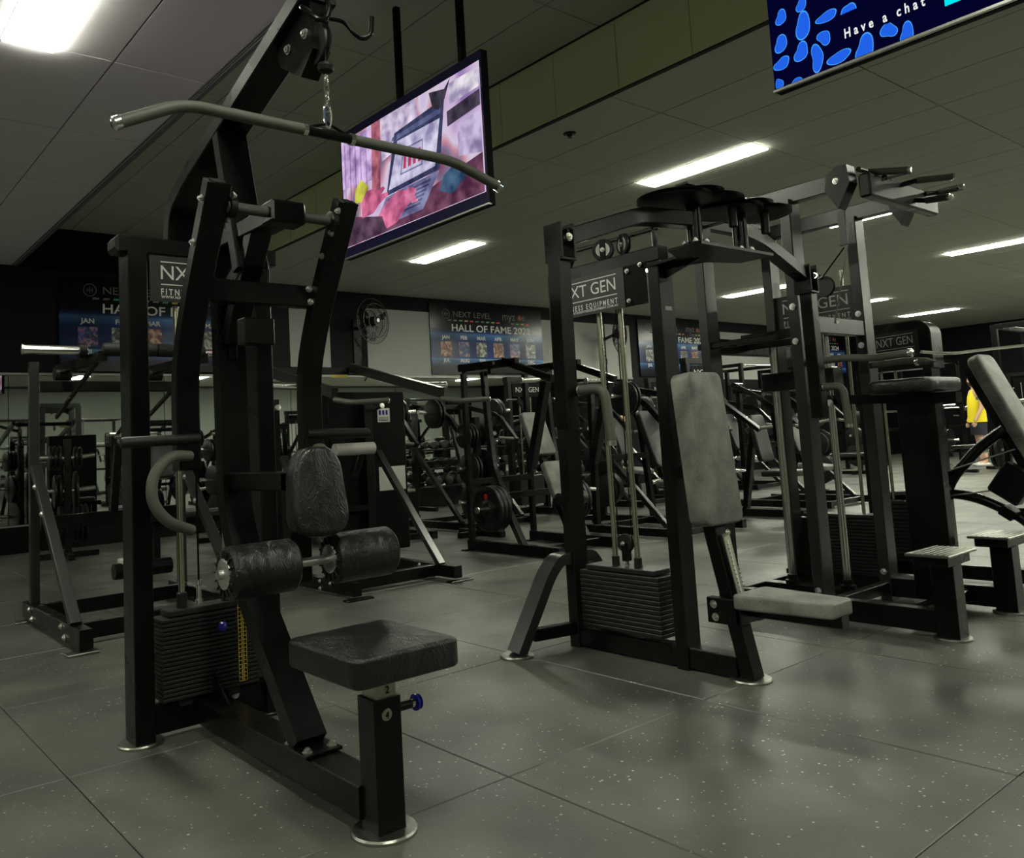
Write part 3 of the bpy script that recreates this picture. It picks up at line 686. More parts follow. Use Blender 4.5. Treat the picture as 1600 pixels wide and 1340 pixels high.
part(k, 'pin_collar', MB().lathe((AX+.098, 1.955, .30), (1, 0, 0), [(0, .010), (.014, .012)], 14), CHROME)
part(k, 'knob', MB().lathe((AX+.110, 1.955, .30), (1, 0, 0), [(0, .014), (.003, .022), (.009, .022), (.012, .012), (.018, .02), (.022, .014), (.023, 0)], 18), BLUE)
sb = part(A, 'seat_bracket', MB().box((AX-.09, 1.87, .403), (AX+.09, 2.05, .411)), STEEL, smooth=0)
part(A, 'seat_pad', MB().pad((AX-.0, 1.98, .452), (1, 0, 0), (0, 1, 0), (0, 0, 1), .162, .185, .037, .012, .03, bow=.005), VINYL)
# bent column, knee rollers, back pad
col = [(AX, 2.355, .13), (AX, 2.70, .52), (AX, 2.845, .80), (AX, 2.86, 1.50), (AX, 2.90, 1.80)]
part(A, 'bent_column', MB().bar(fillet(col, .09, 5), .10, .065, up=(1, 0, 0)) if False else MB().sweep(fillet(col, .09, 5), [(-.05, -.03), (.05, -.03), (.05, .03), (-.05, .03)][::1], up=(0, 1, .001)), STEEL)
cp = part(A, 'column_foot_plate', MB().box((AX-.062, 2.26, .118), (AX+.062, 2.42, .127), .002), STEEL, smooth=0)
bolts(A, [(AX-.04, 2.29, .127), (AX+.04, 2.29, .127), (AX-.04, 2.40, .127)], (0, 0, 1))
part(A, 'cable_slot', MB().box((AX-.016, 2.815, 1.33), (AX+.016, 2.829, 1.50), .005), BLK)
part(A, 'support_arm', MB().bar([(AX, 2.83, .905), (AX, 2.38, .905)], .07, .06), STEEL)
part(A, 'pad_post', MB().bar([(AX, 2.385, .93), (AX, 2.385, .60)], .07, .06, up=(0, 1, 0)), STEEL)
part(A, 'roller_axle', MB().tube([(.955, 2.33, .662), (1.56, 2.33, .662)], .014, 14), ZINC)
for x0, x1 in ((.975, 1.19), (1.315, 1.535)):
    R_ = .077
    rl = part(A, 'knee_roller', MB().lathe((x0, 2.33, .662), (1, 0, 0), [(0, .04), (.0, R_-.022), (.004, R_-.008), (.014, R_), (x1-x0-.012, R_), (x1-x0-.003, R_-.008), (x1-x0, R_-.02), (x1-x0, .02)], 40), VINYL)
    part(rl, 'roller_end_cap', MB().lathe((x0+.001, 2.33, .662), (-1, 0, 0), [(0, .044), (.004, .044), (.006, .04), (.0065, 0)], 28), ZINC, 'round grey metal end cap')
    part(rl, 'cap_bolt', MB().bolt((x0-.006, 2.33, .662), (-1, 0, 0), .007, .006), ZINC)
    for q in range(16):
        a = 2*PI*q/16; d = V((0, math.cos(a), math.sin(a))); c = V((x0-.001, 2.33, .662))
        part(rl, 'gathered_fold', MB().bar([c+d*.044, c+d*.066], .004, .007, up=(1, 0, 0), ch=.0015), RUB)
tl = V((0, .10, 1)).normalized()
part(A, 'back_pad', MB().pad((AX+.022, 2.295, .872), (1, 0, 0), tl, V((1, 0, 0)).cross(tl), .101, .135, .036, .018, .075, top=.74, bow=.006), VINYL)
part(A, 'pad_bolt', MB().bolt((AX+.035, 2.385, .70), (1, 0, 0)), ZINC)
# boom, strut, pivot arm
boom = [(AX, 3.325, 1.80), (AX, 3.30, 1.99), (AX, 3.13, 2.072), (AX, 2.16, 2.37)]
def flat(path, wx, wt, par, nm, m=STEEL, r=.12, n=7):
    pts = fillet(path, r, n) if r else [V(q) for q in path]
    a, b = wx/2, wt/2; c = .004
    return part(par, nm, MB().sweep(pts, [(-a+c, -b), (a-c, -b), (a, -b+c), (a, b-c), (a-c, b), (-a+c, b), (-a, b-c), (-a, -b+c)], up=(0, .70, -.72) if False else None) if False else sweepyz(pts, wx, wt), m)
def sweepyz(pts, wx, wt, ch=.004):
    """rectangular tube whose path lies in a plane x = const"""
    P = [V(p) for p in pts]; n = len(P); mb = MB(); a, b = wx/2, wt/2; c = ch; vs = []
    sec = [(-a+c, -b), (a-c, -b), (a, -b+c), (a, b-c), (a-c, b), (-a+c, b), (-a, b-c), (-a, -b+c)]
    for i in range(n):
        d0 = (P[i]-P[i-1]).normalized() if i else (P[1]-P[0]).normalized(); d1 = (P[i+1]-P[i]).normalized() if i < n-1 else d0
        tt = (d0+d1).normalized(); nn = V((1, 0, 0)).cross(tt).normalized(); k = 1/max(.4, tt.dot(d1))
        vs += [P[i]+V((1, 0, 0))*sa+nn*(sb_*k) for sa, sb_ in sec]
    fs = [(i*8+j, i*8+(j+1) % 8, (i+1)*8+(j+1) % 8, (i+1)*8+j) for i in range(n-1) for j in range(8)]
    fs += [tuple(range(8))[::-1], tuple((n-1)*8+j for j in range(8))]
    return mb.add(vs, fs)
flat(boom, .115, .06, A, 'boom')
d = V((0, -.965, .262)).normalized()
part(A, 'boom_cap', sweepyz([(AX, 2.17, 2.367), (AX, 2.13, 2.379)], .12, .066), RUB)
flat([(AX, 2.80, 2.14), (AX, 2.655, 1.62)], .115, .05, A, 'strut', r=0)
flat([(AX, 3.10, 1.765), (AX, 2.40, 1.755)], .09, .055, A, 'pivot_arm', r=0)
flat([(AX, 2.56, 1.78), (AX, 2.82, 1.40)], .075, .055, A, 'arm_brace', r=0)
flat([(AX, 2.66, 1.64), (AX, 2.83, 1.55)], .085, .06, A, 'strut_link', r=0)
part(A, 'pulley_cover', MB().add([(AX+s_*.03, y, z) for s_ in (-1, 1) for y, z in ((2.36, 2.29), (2.13, 2.35), (2.12, 2.19), (2.20, 2.13), (2.33, 2.21))], [(0, 1, 2, 3, 4), (9, 8, 7, 6, 5), (0, 5, 6, 1), (1, 6, 7, 2), (2, 7, 8, 3), (3, 8, 9, 4), (4, 9, 5, 0)]), STEEL, smooth=0)
bolts(A, [(AX-.031, 2.27, 2.245), (AX-.031, 2.16, 2.25)], (-1, 0, 0), .012)
pl = MB().lathe((AX-.012, 2.14, 2.215), (1, 0, 0), [(0, .03), (0, .062), (.006, .065), (.012, .052), (.018, .065), (.024, .062), (.024, .03)], 28)
part(A, 'pulley', pl, RUB)
for s_ in (-1, 1):   # bar hooks on both sides of the boom
    hk = [(AX+.03, 2.12, 2.30), (AX+.07, 2.10, 2.295), (AX+.095, 2.08, 2.25), (AX+.115, 2.07, 2.235), (AX+.14, 2.06, 2.25), (AX+.145, 2.06, 2.31)]
    if s_ < 0: hk = [(AX-.03, 2.13, 2.31), (AX-.075, 2.11, 2.305), (AX-.045, 2.07, 2.255), (AX-.01, 2.07, 2.26), (AX+.005, 2.07, 2.30), (AX+.005, 2.09, 2.34)]
    part(A, 'bar_hook', MB().tube(fillet(hk, .03, 4), .008, 10), STEEL)
# cable, carabiner and lat bar
part(A, 'cable', MB().tube([(AX, 2.10, 2.19), (AX, 2.10, 2.12)], .004, 8), BLK)
part(A, 'stopper_ball', MB().lathe((AX, 2.10, 2.145), (0, 0, -1), [(0, .008), (.006, .022), (.016, .026), (.028, .022), (.036, .008)], 18), RUB)
sn = MB()
z = 2.108
for q in range(4):
    c0 = V((AX, 2.10, z-.016)); pts = []
    for i in range(14):
        a = 2*PI*i/14; dx = V((1, 0, 0)) if q % 2 else V((0, 1, 0)); pts.append(c0+dx*(.008*math.cos(a))+V((0, 0, 1))*(.018*math.sin(a)))
    sn.sweep(pts, [(.003*math.cos(2*PI*j/6), .003*math.sin(2*PI*j/6)) for j in range(6)], up=(1, 0, 0) if not q % 2 else (0, 1, 0), closed=True); z -= .027
part(A, 'chain', sn, CHROME)
cb = MB(); c0 = V((AX, 2.10, z-.022))
cb.sweep([c0+V((.011*math.cos(a), 0, .034*math.sin(a))) for a in [2*PI*i/20 for i in range(20)]], [(.0045*math.cos(2*PI*j/7), .0045*math.sin(2*PI*j/7)) for j in range(7)], up=(0, 1, 0), closed=True)
part(A, 'carabiner', cb, CHROME)
BX = thing('lat_bar', 'wide cambered pulldown bar with grey rubber grips and chrome end caps hanging on a carabiner', 'pulldown bar', (AX, 2.10, 1.93))
zb = 1.922; yb = 2.10
part(BX, 'centre_bar', MB().tube([(AX-.085, yb, zb), (AX+.085, yb, zb)], .0145, 16), STEEL)
part(BX, 'hanger_eye', MB().bar([(AX-.06, yb, zb+.012), (AX, yb, zb+.034), (AX+.06, yb, zb+.012)], .008, .006, up=(0, 1, 0)), STEEL)
for s_, xe, ze, xk in ((-1, .635, 1.838, .80), (1, 1.893, 1.866, 1.70)):
    g = [(AX+s_*.078, yb, zb), (xk, yb, zb+.0), (xe, yb, ze)]
    rb_ = part(BX, 'bar_grip', MB().tube(fillet(g, .06, 6), .0165, 18), FOAM, 'grey rubber grip')
    d = (V(g[2])-V(g[1])).normalized()
    part(BX, 'grip_ring', MB().lathe(V(g[0])-V((s_*.006, 0, 0)), (s_, 0, 0), [(0, .018), (.014, .018)], 18), CHROME)
    part(BX, 'end_cap', MB().lathe(V(g[2])-d*.003, d, [(0, .018), (.016, .018), (.02, .012)], 18), CHROME)
# press arms
for s_ in (-1, 1):
    x = AX+s_*.225
    arm = [(x, 2.385, 1.825), (x, 2.60, 1.48), (x, 2.69, 1.28), (x, 2.69, 1.02)]
    aw = sweepyz(fillet(arm, .10, 5), .078, .05)
    a_ = part(A, 'press_arm', aw, STEEL)
    part(a_, 'arm_cap', MB().lathe((x, 2.39, 1.818), (0, -.53, .85), [(0, .03), (.012, .028)], 4), RUB)
    for q in ((2.415, 1.775), (2.49, 1.655)): part(a_, 'arm_bolt', MB().bolt((x-.038, q[0], q[1]), (-1, 0, 0), .009), ZINC)
    part(a_, 'handle_block', MB().box((x-.035, 2.655, .955), (x+.035, 2.725, 1.06), .003), STEEL)
    part(a_, 'straight_handle', MB().lathe((x+s_*-.03, 2.66, 1.055), (s_, -.05, -.02), [(0, .016), (.04, .017), (.24, .0175), (.248, .014), (.25, 0)], 16), RUB, 'black rubber straight handle')
    bo = 1.0 if s_ < 0 else .15
    cvp = [(x, 2.66, 1.0), (x+s_*.075*bo, 2.63, 1.005), (x+s_*.135*bo, 2.62, .945), (x+s_*.14*bo, 2.615, .865), (x+s_*.09*bo, 2.62, .80), (x+s_*.0, 2.66, .765)]
    part(a_, 'curved_handle', MB().tube(fillet(cvp, .07, 6), .0175, 16), FOAM, 'grey foam D-shaped handle')
    part(a_, 'bearing', MB().lathe((x-s_*.038, 2.40, 1.755), (-s_, 0, 0), [(0, .032), (.02, .032), (.024, .02)], 20), CAST)
    bolts(a_, [(x-s_*.038, 2.40+dy, 1.755+dz) for dy, dz in ((.035, .02), (-.03, .028), (.02, -.035))], (-s_, 0, 0), .009)
part(A, 'pivot_shaft', MB().tube([(AX-.19, 2.40, 1.755), (AX+.19, 2.40, 1.755)], .017, 18), GRIP)
part(A, 'pivot_block', MB().box((AX-.06, 2.36, 1.718), (AX+.06, 2.445, 1.792), .008), STEEL)
part(A, 'arm_crossbar', MB().bar([(AX-.19, 2.60, 1.53), (AX+.19, 2.60, 1.53)], .05, .075), STEEL)
bolts(A, [(AX+.175, 2.574, 1.555), (AX+.18, 2.574, 1.51)], (0, -1, 0), .009)
part(A, 'link_bracket', MB().box((AX-.055, 2.60, 1.36), (AX+.055, 2.66, 1.45), .004), STEEL)
# stack, rods, decal
stack(A, 1.055, 1.42, 3.085, 3.20, .135, .425, 19)
for x in (1.150, 1.322):
    part(A, 'guide_rod', MB().tube([(x, 3.143, .12), (x, 3.143, 1.57)], .0115, 14), ROD)
    part(A, 'rod_collar', MB().lathe((x, 3.143, .447), (0, 0, 1), [(0, .019), (.052, .019), (.056, .013)], 18), RUB)
part(A, 'stack_cable', MB().tube([(AX-.02, 3.143, .50), (AX-.02, 3.143, 1.76)], .004, 8), BLK)
part(A, 'cable_clamp', MB().lathe((AX-.02, 3.143, .447), (0, 0, 1), [(0, .014), (.02, .014), (.022, .009), (.07, .009), (.075, .013), (.09, .013)], 12), CHROME)
dc = part(A, 'weight_decal', quad((1.338, 3.084, .150), (1, 0, 0), (0, 0, 1), .033, .285, th=-.0012), BLK, smooth=0)
for q in range(19):
    zq = .152+q*.0149; mb = MB(); X_ = 1.338; y_ = 3.0815
    part(dc, 'decal_rung', quad((X_, y_, zq), (1, 0, 0), (0, 0, 1), .033, .0022, th=.0004), YEL, smooth=0)
    part(dc, 'decal_number', text_mb(str(5*(19-q)), .0135, (X_+.0165, y_-.0002, zq+.0035), (1, 0, 0), (0, 0, 1), 'CENTER'), YEL, smooth=0)
for q in (0, .0315): part(dc, 'decal_edge', quad((1.338+q, 3.0815, .152), (1, 0, 0), (0, 0, 1), .0015, .283, th=.0004), YEL, smooth=0)
pn = part(A, 'selector_pin', MB().tube([(1.262, 3.09, .372), (1.262, 3.05, .372)], .006, 10), CHROME)
part(pn, 'pin_ball', MB().lathe((1.262, 3.055, .372), (0, -1, 0), [(0, .006), (.004, .014), (.014, .019), (.024, .014), (.029, 0)], 16), BLUE)
for x in (1.12, 1.30): part(A, 'stack_buffer', MB().box((x, 3.10, .105), (x+.05, 3.19, .135), .004), RUB)
# ---------------------------------------------------------------- B: rear-delt / chest fly machine
BXc, BYp = 2.99, 2.86
B = thing('fly_machine', 'black chest fly machine with grey upright back pad and flat cams on top', 'gym machine', (BXc, 2.4, 0))
part(B, 'base_beam', MB().bar([(BXc, 2.93, .052), (BXc, 2.03, .052)], .08, .085), STEEL)
def post(par, x, y, z1, wx, wy, nm='upright_post', z0=.0, m=STEEL): return part(par, nm, MB().bar([(x, y, z0), (x, y, z1)], wx, wy, up=(0, 1, 0)), m)
p1 = part(B, 'rear_post', sweepyz(fillet([(BXc, 2.905, .0), (BXc, 2.905, 1.80), (BXc, 2.84, 1.90)], .08, 5), .10, .06), STEEL)
post(B, BXc, 2.285, 1.735, .10, .06, 'front_post')
part(B, 'header_beam', MB().bar([(BXc, 2.90, 1.775), (BXc, 2.26, 1.775)], .07, .065), STEEL)
part(B, 'upper_rail', MB().bar([(BXc+.04, 2.80, 1.905), (BXc+.04, 2.30, 1.905)], .02, .018), STEEL)
post(B, BXc+.04, 2.33, 1.91, .02, .02, 'rail_post', 1.80)
sg = sign(B, (BXc-.055, 2.875, 1.560), (0, -1, 0), (0, 0, 1), .43, .185)
part(B, 'panel_extension', quad((BXc-.052, 2.445, 1.560), (0, -1, 0), (0, 0, 1), .125, .185, th=-.003), BLK, smooth=0)
bolts(B, [(BXc-.056, 2.42, 1.72), (BXc-.056, 2.42, 1.585), (BXc-.056, 2.345, 1.735)], (-1, 0, 0), .008)
part(B, 'paper_sticker', quad((BXc-.02, 2.2545, 1.52), (1, 0, 0), (0, 0, 1), .045, .018, th=.0008), PAPER, smooth=0)
stack(B, 2.92, 3.06, 2.365, 2.825, .115, .375, 13, 'x')
for y in (2.655, 2.525):
    part(B, 'guide_rod', MB().tube([(BXc-.0, y, .10), (BXc-.0, y, 1.57)], .0125, 14), ROD)
    part(B, 'rod_collar', MB().lathe((BXc, y, .398), (0, 0, 1), [(0, .018), (.04, .018), (.043, .012)], 18), RUB)
pb = part(B, 'stack_pulley', MB().lathe((BXc-.012, 2.588, .500), (1, 0, 0), [(0, .02), (0, .040), (.005, .042), (.012, .034), (.019, .042), (.024, .040), (.024, .02)], 26), RUB)
part(pb, 'pulley_bracket', MB().box((BXc-.02, 2.573, .42), (BXc+.02, 2.603, .505), .004), STEEL)
part(pb, 'pulley_bolt', MB().bolt((BXc-.02, 2.588, .50), (-1, 0, 0), .008), ZINC)
part(pb, 'eye_bolt', MB().lathe((BXc, 2.588, .395), (0, 0, 1), [(0, .012), (.012, .012), (.014, .007), (.03, .007)], 10), CHROME)
for y in (2.55, 2.63): part(B, 'cable', MB().tube([(BXc, y, .50), (BXc, y, 1.76)], .003, 6), BLK)
for dy, tl_ in ((2.60, 25), (2.475, -18)):
    R = rotz(tl_); ax_ = R @ V((1, 0, 0)); c = V((BXc, dy, 1.86))
    q = part(B, 'top_pulley', MB().lathe(c-ax_*.01, ax_, [(0, .02), (0, .048), (.005, .052), (.01, .042), (.015, .052), (.02, .048), (.02, .02)], 28), CAST)
    part(q, 'pulley_ring', MB().lathe(c-ax_*.0105, -ax_, [(0, .034), (.001, .034), (.001, .027), (0, .027)], 28), ZINC)
    part(q, 'pulley_fork', MB().box((c.x-.014, c.y-.015, c.z-.055), (c.x+.014, c.y+.015, c.z+.05), .003, rot=R), STEEL)
    part(q, 'pulley_bolt', MB().bolt(c-ax_*.014, -ax_, .008), ZINC)
# top bearing platform
pf = part(B, 'bearing_platform', MB().add([(x, y, z) for z in (1.715, 1.727) for x, y in ((2.94, 2.33), (3.04, 2.33), (3.10, 2.12), (3.27, 2.06), (3.27, 1.90), (2.76, 1.90), (2.76, 2.06), (2.90, 2.12))], [(0, 1, 2, 3, 4, 5, 6, 7)[::-1], (8, 9, 10, 11, 12, 13, 14, 15)[::1]]+[(i, (i+1) % 8, 8+(i+1) % 8, 8+i) for i in range(8)]), STEEL, smooth=0)
for f_ in pf.data.polygons: pass
part(B, 'platform_gusset', MB().add([(BXc+s_*.004, y, z) for s_ in (-1, 1) for y, z in ((2.26, 1.716), (2.26, 1.66), (2.06, 1.716))], [(0, 1, 2), (5, 4, 3), (0, 3, 4, 1), (1, 4, 5, 2), (2, 5, 3, 0)]), STEEL, smooth=0)
for s_ in (-1, 1):
    hx, hy = BXc+s_*.16, 1.975
    h = part(B, 'pivot_hub', MB().lathe((hx, hy, 1.727), (0, 0, 1), [(0, .05), (.012, .05), (.014, .031), (.20, .031), (.205, .04), (.225, .04)], 24), STEEL)
    for q in range(4):
        a = q*PI/2+.6; part(h, 'flange_bolt', MB().bolt((hx+.043*math.cos(a), hy+.043*math.sin(a), 1.739), (0, 0, 1), .008), ZINC)
    for dz, rd, ox_ in ((.180, .150, .115), (.205, .11, .05), (.165, .145, -.10)):
        cm = part(B, 'cam_disc', MB().lathe((hx+ox_+.02*s_, hy+.0, 1.727+dz), (0, 0, 1), [(0, .03), (0, rd-.012), (.004, rd), (.011, rd-.016), (.018, rd), (.022, rd-.012), (.022, .03)], 44), CAST)
    part(cm, 'cam_stud', MB().lathe((hx+.14-.04*s_, hy-.06, 1.90), (0, 0, -1), [(0, .022), (.01, .018), (.085, .018), (.088, .014)], 16), RUB)
    part(h, 'top_plate', MB().box((hx-.07, hy-.03, 1.965), (hx+.05, hy+.03, 1.975), .002), STEEL, smooth=0)
    part(h, 'top_block', MB().box((hx-.03, hy-.025, 1.94), (hx+.03, hy+.025, 1.966), .002).bolt((hx-.06, hy-.02, 1.945), (0, 0, 1), .012), CAST)
    part(h, 'hub_nut', MB().bolt((hx+.02, hy-.03, 1.95), (0, 0, 1), .012), CHROME)
    # arm: along x to the knuckle, then the hanging tube and its handle
    kx = BXc+s_*.84
    pts = [(hx+s_*.02, 1.99, 1.835), (BXc+s_*.42, 2.05, 1.835), (kx-s_*.02, 2.07, 1.705)]
    am = part(B, 'swing_arm', MB().bar(fillet(pts, .06, 4), .062, .062), STEEL)
    kn = part(am, 'knuckle', MB().box((kx-.036, 2.025, 1.625), (kx-.028, 2.115, 1.755), .003).box((kx+.028, 2.025, 1.625), (kx+.036, 2.115, 1.755), .003).box((kx-.036, 2.025, 1.618), (kx+.036, 2.115, 1.628), .002), STEEL)
    part(am, 'knuckle_pin', MB().tube([(kx-.03, 2.075, 1.70), (kx+.03, 2.075, 1.70)], .011, 12), CHROME)
    part(am, 'pin_bolt', MB().bolt((kx, 2.025, 1.70), (0, -1, 0), .011), CHROME)
    ha = part(B, 'hanging_arm', MB().bar([(kx+s_*.01, 2.07, 1.63), (kx+s_*.018, 2.07, 1.02)], .06, .06, up=(0, 1, 0)), STEEL)
    gp = [(kx+.02, 2.045, 1.155), (kx+.05, 1.955, 1.16), (kx+.06, 1.945, .975)]
    if s_ > 0: gp = [(kx+.02, 2.045, 1.165), (kx+.035, 1.955, 1.165), (kx+.04, 1.945, .985)]
    part(ha, 'handle_grip', MB().tube(fillet(gp, .05, 6), .0175, 16), FOAM, 'grey foam L-shaped handle')
    part(ha, 'grip_ring', MB().lathe(gp[-1], (0, 0, -1), [(0, .019), (.016, .019), (.018, .012)], 18), CHROME)
    part(ha, 'grip_mount', MB().lathe((kx+.02, 2.05, gp[0][2]), (.1, -1, 0), [(0, .02), (.012, .018)], 12), ZINC)
# seat post, foot, back pad
part(B, 'inclined_post', sweepyz([(BXc, 1.985, .01), (BXc, 2.135, .70)], .075, .06), STEEL)
part(B, 'inner_post', sweepyz([(BXc, 2.10, .56), (BXc, 2.165, .86)], .05, .045), STEEL)
part(B, 'front_foot_disc', MB().disc((BXc, 1.995, 0), .082), GUNM)
sc_ = part(B, 'height_scale', sweepyz([(BXc, 2.0, .30), (BXc, 2.058, .57)], .046, .004), BRUSH)
part(sc_, 'scale_slot', sweepyz([(BXc, 2.005, .335), (BXc, 2.050, .545)], .010, .006), WHITE)
for q in range(12):
    zz = .345+q*.0165; yy_ = 1.994+(zz-.30)*.2148
    part(sc_, 'scale_mark', quad((BXc-.020, yy_-.0035, zz), (1, 0, 0), (0, .21, 1), .010, .003, th=.0006), BLK, smooth=0)
    part(sc_, 'scale_mark', quad((BXc+.010, yy_-.0035, zz), (1, 0, 0), (0, .21, 1), .010, .003, th=.0006), BLK, smooth=0)
part(sc_, 'scale_bolt', MB().bolt((BXc, 2.05, .575), (0, -1, .2), .010), CHROME)
tl = V((0, .085, 1)).normalized()
part(B, 'back_pad', MB().pad((BXc-.0, 2.118, .918), (1, 0, 0), tl, V((1, 0, 0)).cross(tl), .128, .315, .046, .012, .04, top=.93, bow=.003), PADG)
part(B, 'pad_bracket', MB().box((BXc-.06, 2.16, .80), (BXc+.06, 2.25, .85), .003), STEEL)
st = part(B, 'seat_carriage', MB().box((BXc-.085, 1.965, .225), (BXc-.045, 2.115, .325), .003).box((BXc+.045, 1.965, .225), (BXc+.085, 2.115, .325), .003).box((BXc-.085, 1.96, .23), (BXc+.085, 1.985, .32), .003), STEEL)
bolts(st, [(BXc-.085, 2.08, .30), (BXc-.085, 2.075, .25)], (-1, 0, 0), .012, CHROME)
part(B, 'seat_beam', MB().bar([(BXc, 1.97, .278), (BXc, 1.585, .278)], .05, .045), STEEL)
part(B, 'seat_pad', MB().pad((BXc+.005, 1.785, .322), (-1, 0, 0), (0, -1, 0), (0, 0, 1), .122, .195, .028, .010, .03, top=.62, bow=.003), PADG)
# outriggers
for s_ in (-1, 1):
    fx = BXc+s_*.347
    pts = fillet([(BXc+s_*.04, 2.93, .415), (BXc+s_*.11, 2.935, .415), (BXc+s_*.17, 2.945, .35), (fx, 2.987, .015)], .08, 6)
    part(B, 'outrigger_leg', MB().bar(pts, .085, .05, up=(0, 1, .001)) if False else MB().sweep(pts, [(-.042, -.025), (.042, -.025), (.042, .025), (-.042, .025)], up=(0, 1, 0)) if False else sweepxz(pts, .085, .05) if False else MB().sweep([p for p in pts], [(-.0255, -.042), (.0255, -.042), (.0255, .042), (-.0255, .042)], up=(0, 1, 0)), mat('satin_grey_black_%d' % (s_+1), (.03, .033, .032), .26, .3))
    part(B, 'outrigger_brace', MB().bar([(BXc+s_*.05, 2.925, .085), (BXc+s_*.26, 2.965, .085)], .05, .055), STEEL)
    part(B, 'outrigger_foot_disc', MB().disc((fx, 2.987, 0), .078), GUNM)
# ---------------------------------------------------------------- C: assisted pull-up and dip tower
CL, CR, CM, CF, CB_ = 4.10, 4.80, 4.45, 2.27, 2.82
C = thing('pull_up_tower', 'tall black assisted pull-up and dip tower with two low foot steps, behind the fly machine', 'gym machine', (CM, 2.4, 0))
LITP = mat('lit_powder_coat', (.013, .0138, .0125), .27, 0, None, .55)  # black powder coat made lighter: the look of lit faces put into the colour
for x in (CL, CR):
    post(C, x, CF, 2.165, .105, .06, 'front_post', 0, LITP); post(C, x, CB_, 2.165, .105, .06, 'rear_post', 0, LITP)
    part(C, 'top_beam', MB().bar([(x, CB_+.05, 2.19), (x, 2.04, 2.19)], .06, .085), LITP)
    part(C, 'base_rail', MB().bar([(x, CB_+.05, .075), (x, 1.70, .075)], .07, .10), STEEL)
    part(C, 'step_post', MB().bar([(x, 1.68, .01), (x, 1.68, .375)], .10, .10, up=(0, 1, 0)), STEEL)
    part(C, 'step_foot_disc', MB().disc((x, 1.68, 0), .08), GUNM)
    sp_ = part(C, 'foot_step', MB().box((x-.155, 1.60, .378), (x+.155, 1.79, .390), .003), GUNM, 'ribbed grey metal foot step')
    part(sp_, 'step_frame', MB().box((x-.12, 1.62, .335), (x+.12, 1.77, .378), .003), STEEL)
    for q in range(7): part(sp_, 'step_rib', MB().box((x-.15, 1.615+q*.025, .390), (x+.15, 1.622+q*.025, .3925), .001), GUNM, smooth=0)
    bolts(C, [(x-.055, CF, .16), (x-.055, CF, .06), (x-.055, CB_, .16), (x-.055, CF, 1.60), (x-.055, CF, 1.42)], (-1, 0, 0), .013)
for y, z, m_ in ((CF, 1.515, LITP), (CB_, .075, STEEL), (CF, .075, STEEL), (CB_, 2.19, LITP), (CB_, 1.46, STEEL)):
    part(C, 'cross_beam', MB().bar([(CL+.05, y, z), (CR-.05, y, z)], .05, .09 if z > 1 else .06), m_)
part(C, 'paper_sticker', quad((4.43, CF-.027, 1.525), (1, 0, 0), (0, 0, 1), .035, .02, th=.0008), PAPER, smooth=0)
sign(C, (CR-.02, CB_-.02, 1.565), (0, -1, 0), (0, 0, 1), .52, .215)
for x in (CL-.0, CM):
    part(C, 'side_bracket', MB().bar([(x-.02, CB_+.06, 1.46), (x-.02, 2.40, 1.46)], .03, .035), STEEL)
# stack on the far side
stack(C, 4.86, 5.00, 2.33, 2.82, .115, .43, 16, 'x')
for y in (2.44, 2.70): part(C, 'stack_rod', MB().tube([(4.93, y, .1), (4.93, y, 1.9)], .010, 12), ROD)
part(C, 'stack_cable', MB().tube([(4.93, 2.57, .45), (4.93, 2.57, 1.9)], .004, 6), BLK)
# carriage rods, knee pad lever
for y in (2.645, 2.325):
    part(C, 'carriage_rod', MB().tube([(CM, y, .13), (CM, y, 1.50)], .019, 18), CHROME)
    part(C, 'rod_foot', MB().lathe((CM, y, .105), (0, 0, 1), [(0, .04), (.02, .04), (.024, .028), (.05, .026)], 18), STEEL)
part(C, 'rod_base_rail', MB().bar([(CM, CB_, .08), (CM, CF, .08)], .08, .05), STEEL)
part(C, 'rod_top_rail', MB().bar([(CM, CB_, 1.51), (CM, CF, 1.51)], .08, .05), STEEL)
cg_ = part(C, 'carriage', MB().box((CM-.055, 2.27, 1.19), (CM+.055, 2.70, 1.29), .004), STEEL)
part(cg_, 'carriage_arm', MB().bar([(CM, 2.40, 1.12), (CM, 1.68, 1.085)], .07, .05), STEEL)
part(cg_, 'arm_link', MB().bar([(CM-.04, 2.42, 1.22), (CM-.04, 2.30, 1.10)], .03, .05), STEEL)
bolts(cg_, [(CM-.058, 2.42, 1.23), (CM-.058, 2.30, 1.10)], (-1, 0, 0), .014)
part(cg_, 'knee_pad', MB().pad((CM, 1.88, 1.155), (1, 0, 0), (0, 1, 0), (0, 0, 1), .215, .155, .035, .022, .06), VINYL, 'black vinyl kneeling pad')
part(C, 'lever_post', MB().box((CM-.035, 1.78, .10), (CM+.035, 1.965, 1.075), .004), STEEL)
part(C, 'lever_base', MB().bar([(CL+.03, 1.87, .075), (CR-.03, 1.87, .075)], .06, .06), STEEL)
for x, y1 in ((CL, 1.735), (CR, 2.0)):
    dh = part(C, 'dip_handle', MB().tube(fillet([(x, 2.24, 1.305), (x, 2.05, 1.312), (x, 1.93, 1.295), (x, y1+.01, 1.30)], .05, 4), .018, 16), FOAM, 'black foam dip handle')
    part(dh, 'grip_cap', MB().lathe((x, y1+.01, 1.30), (0, -1, 0), [(0, .021), (.016, .021), (.02, .014)], 16), CHROME)
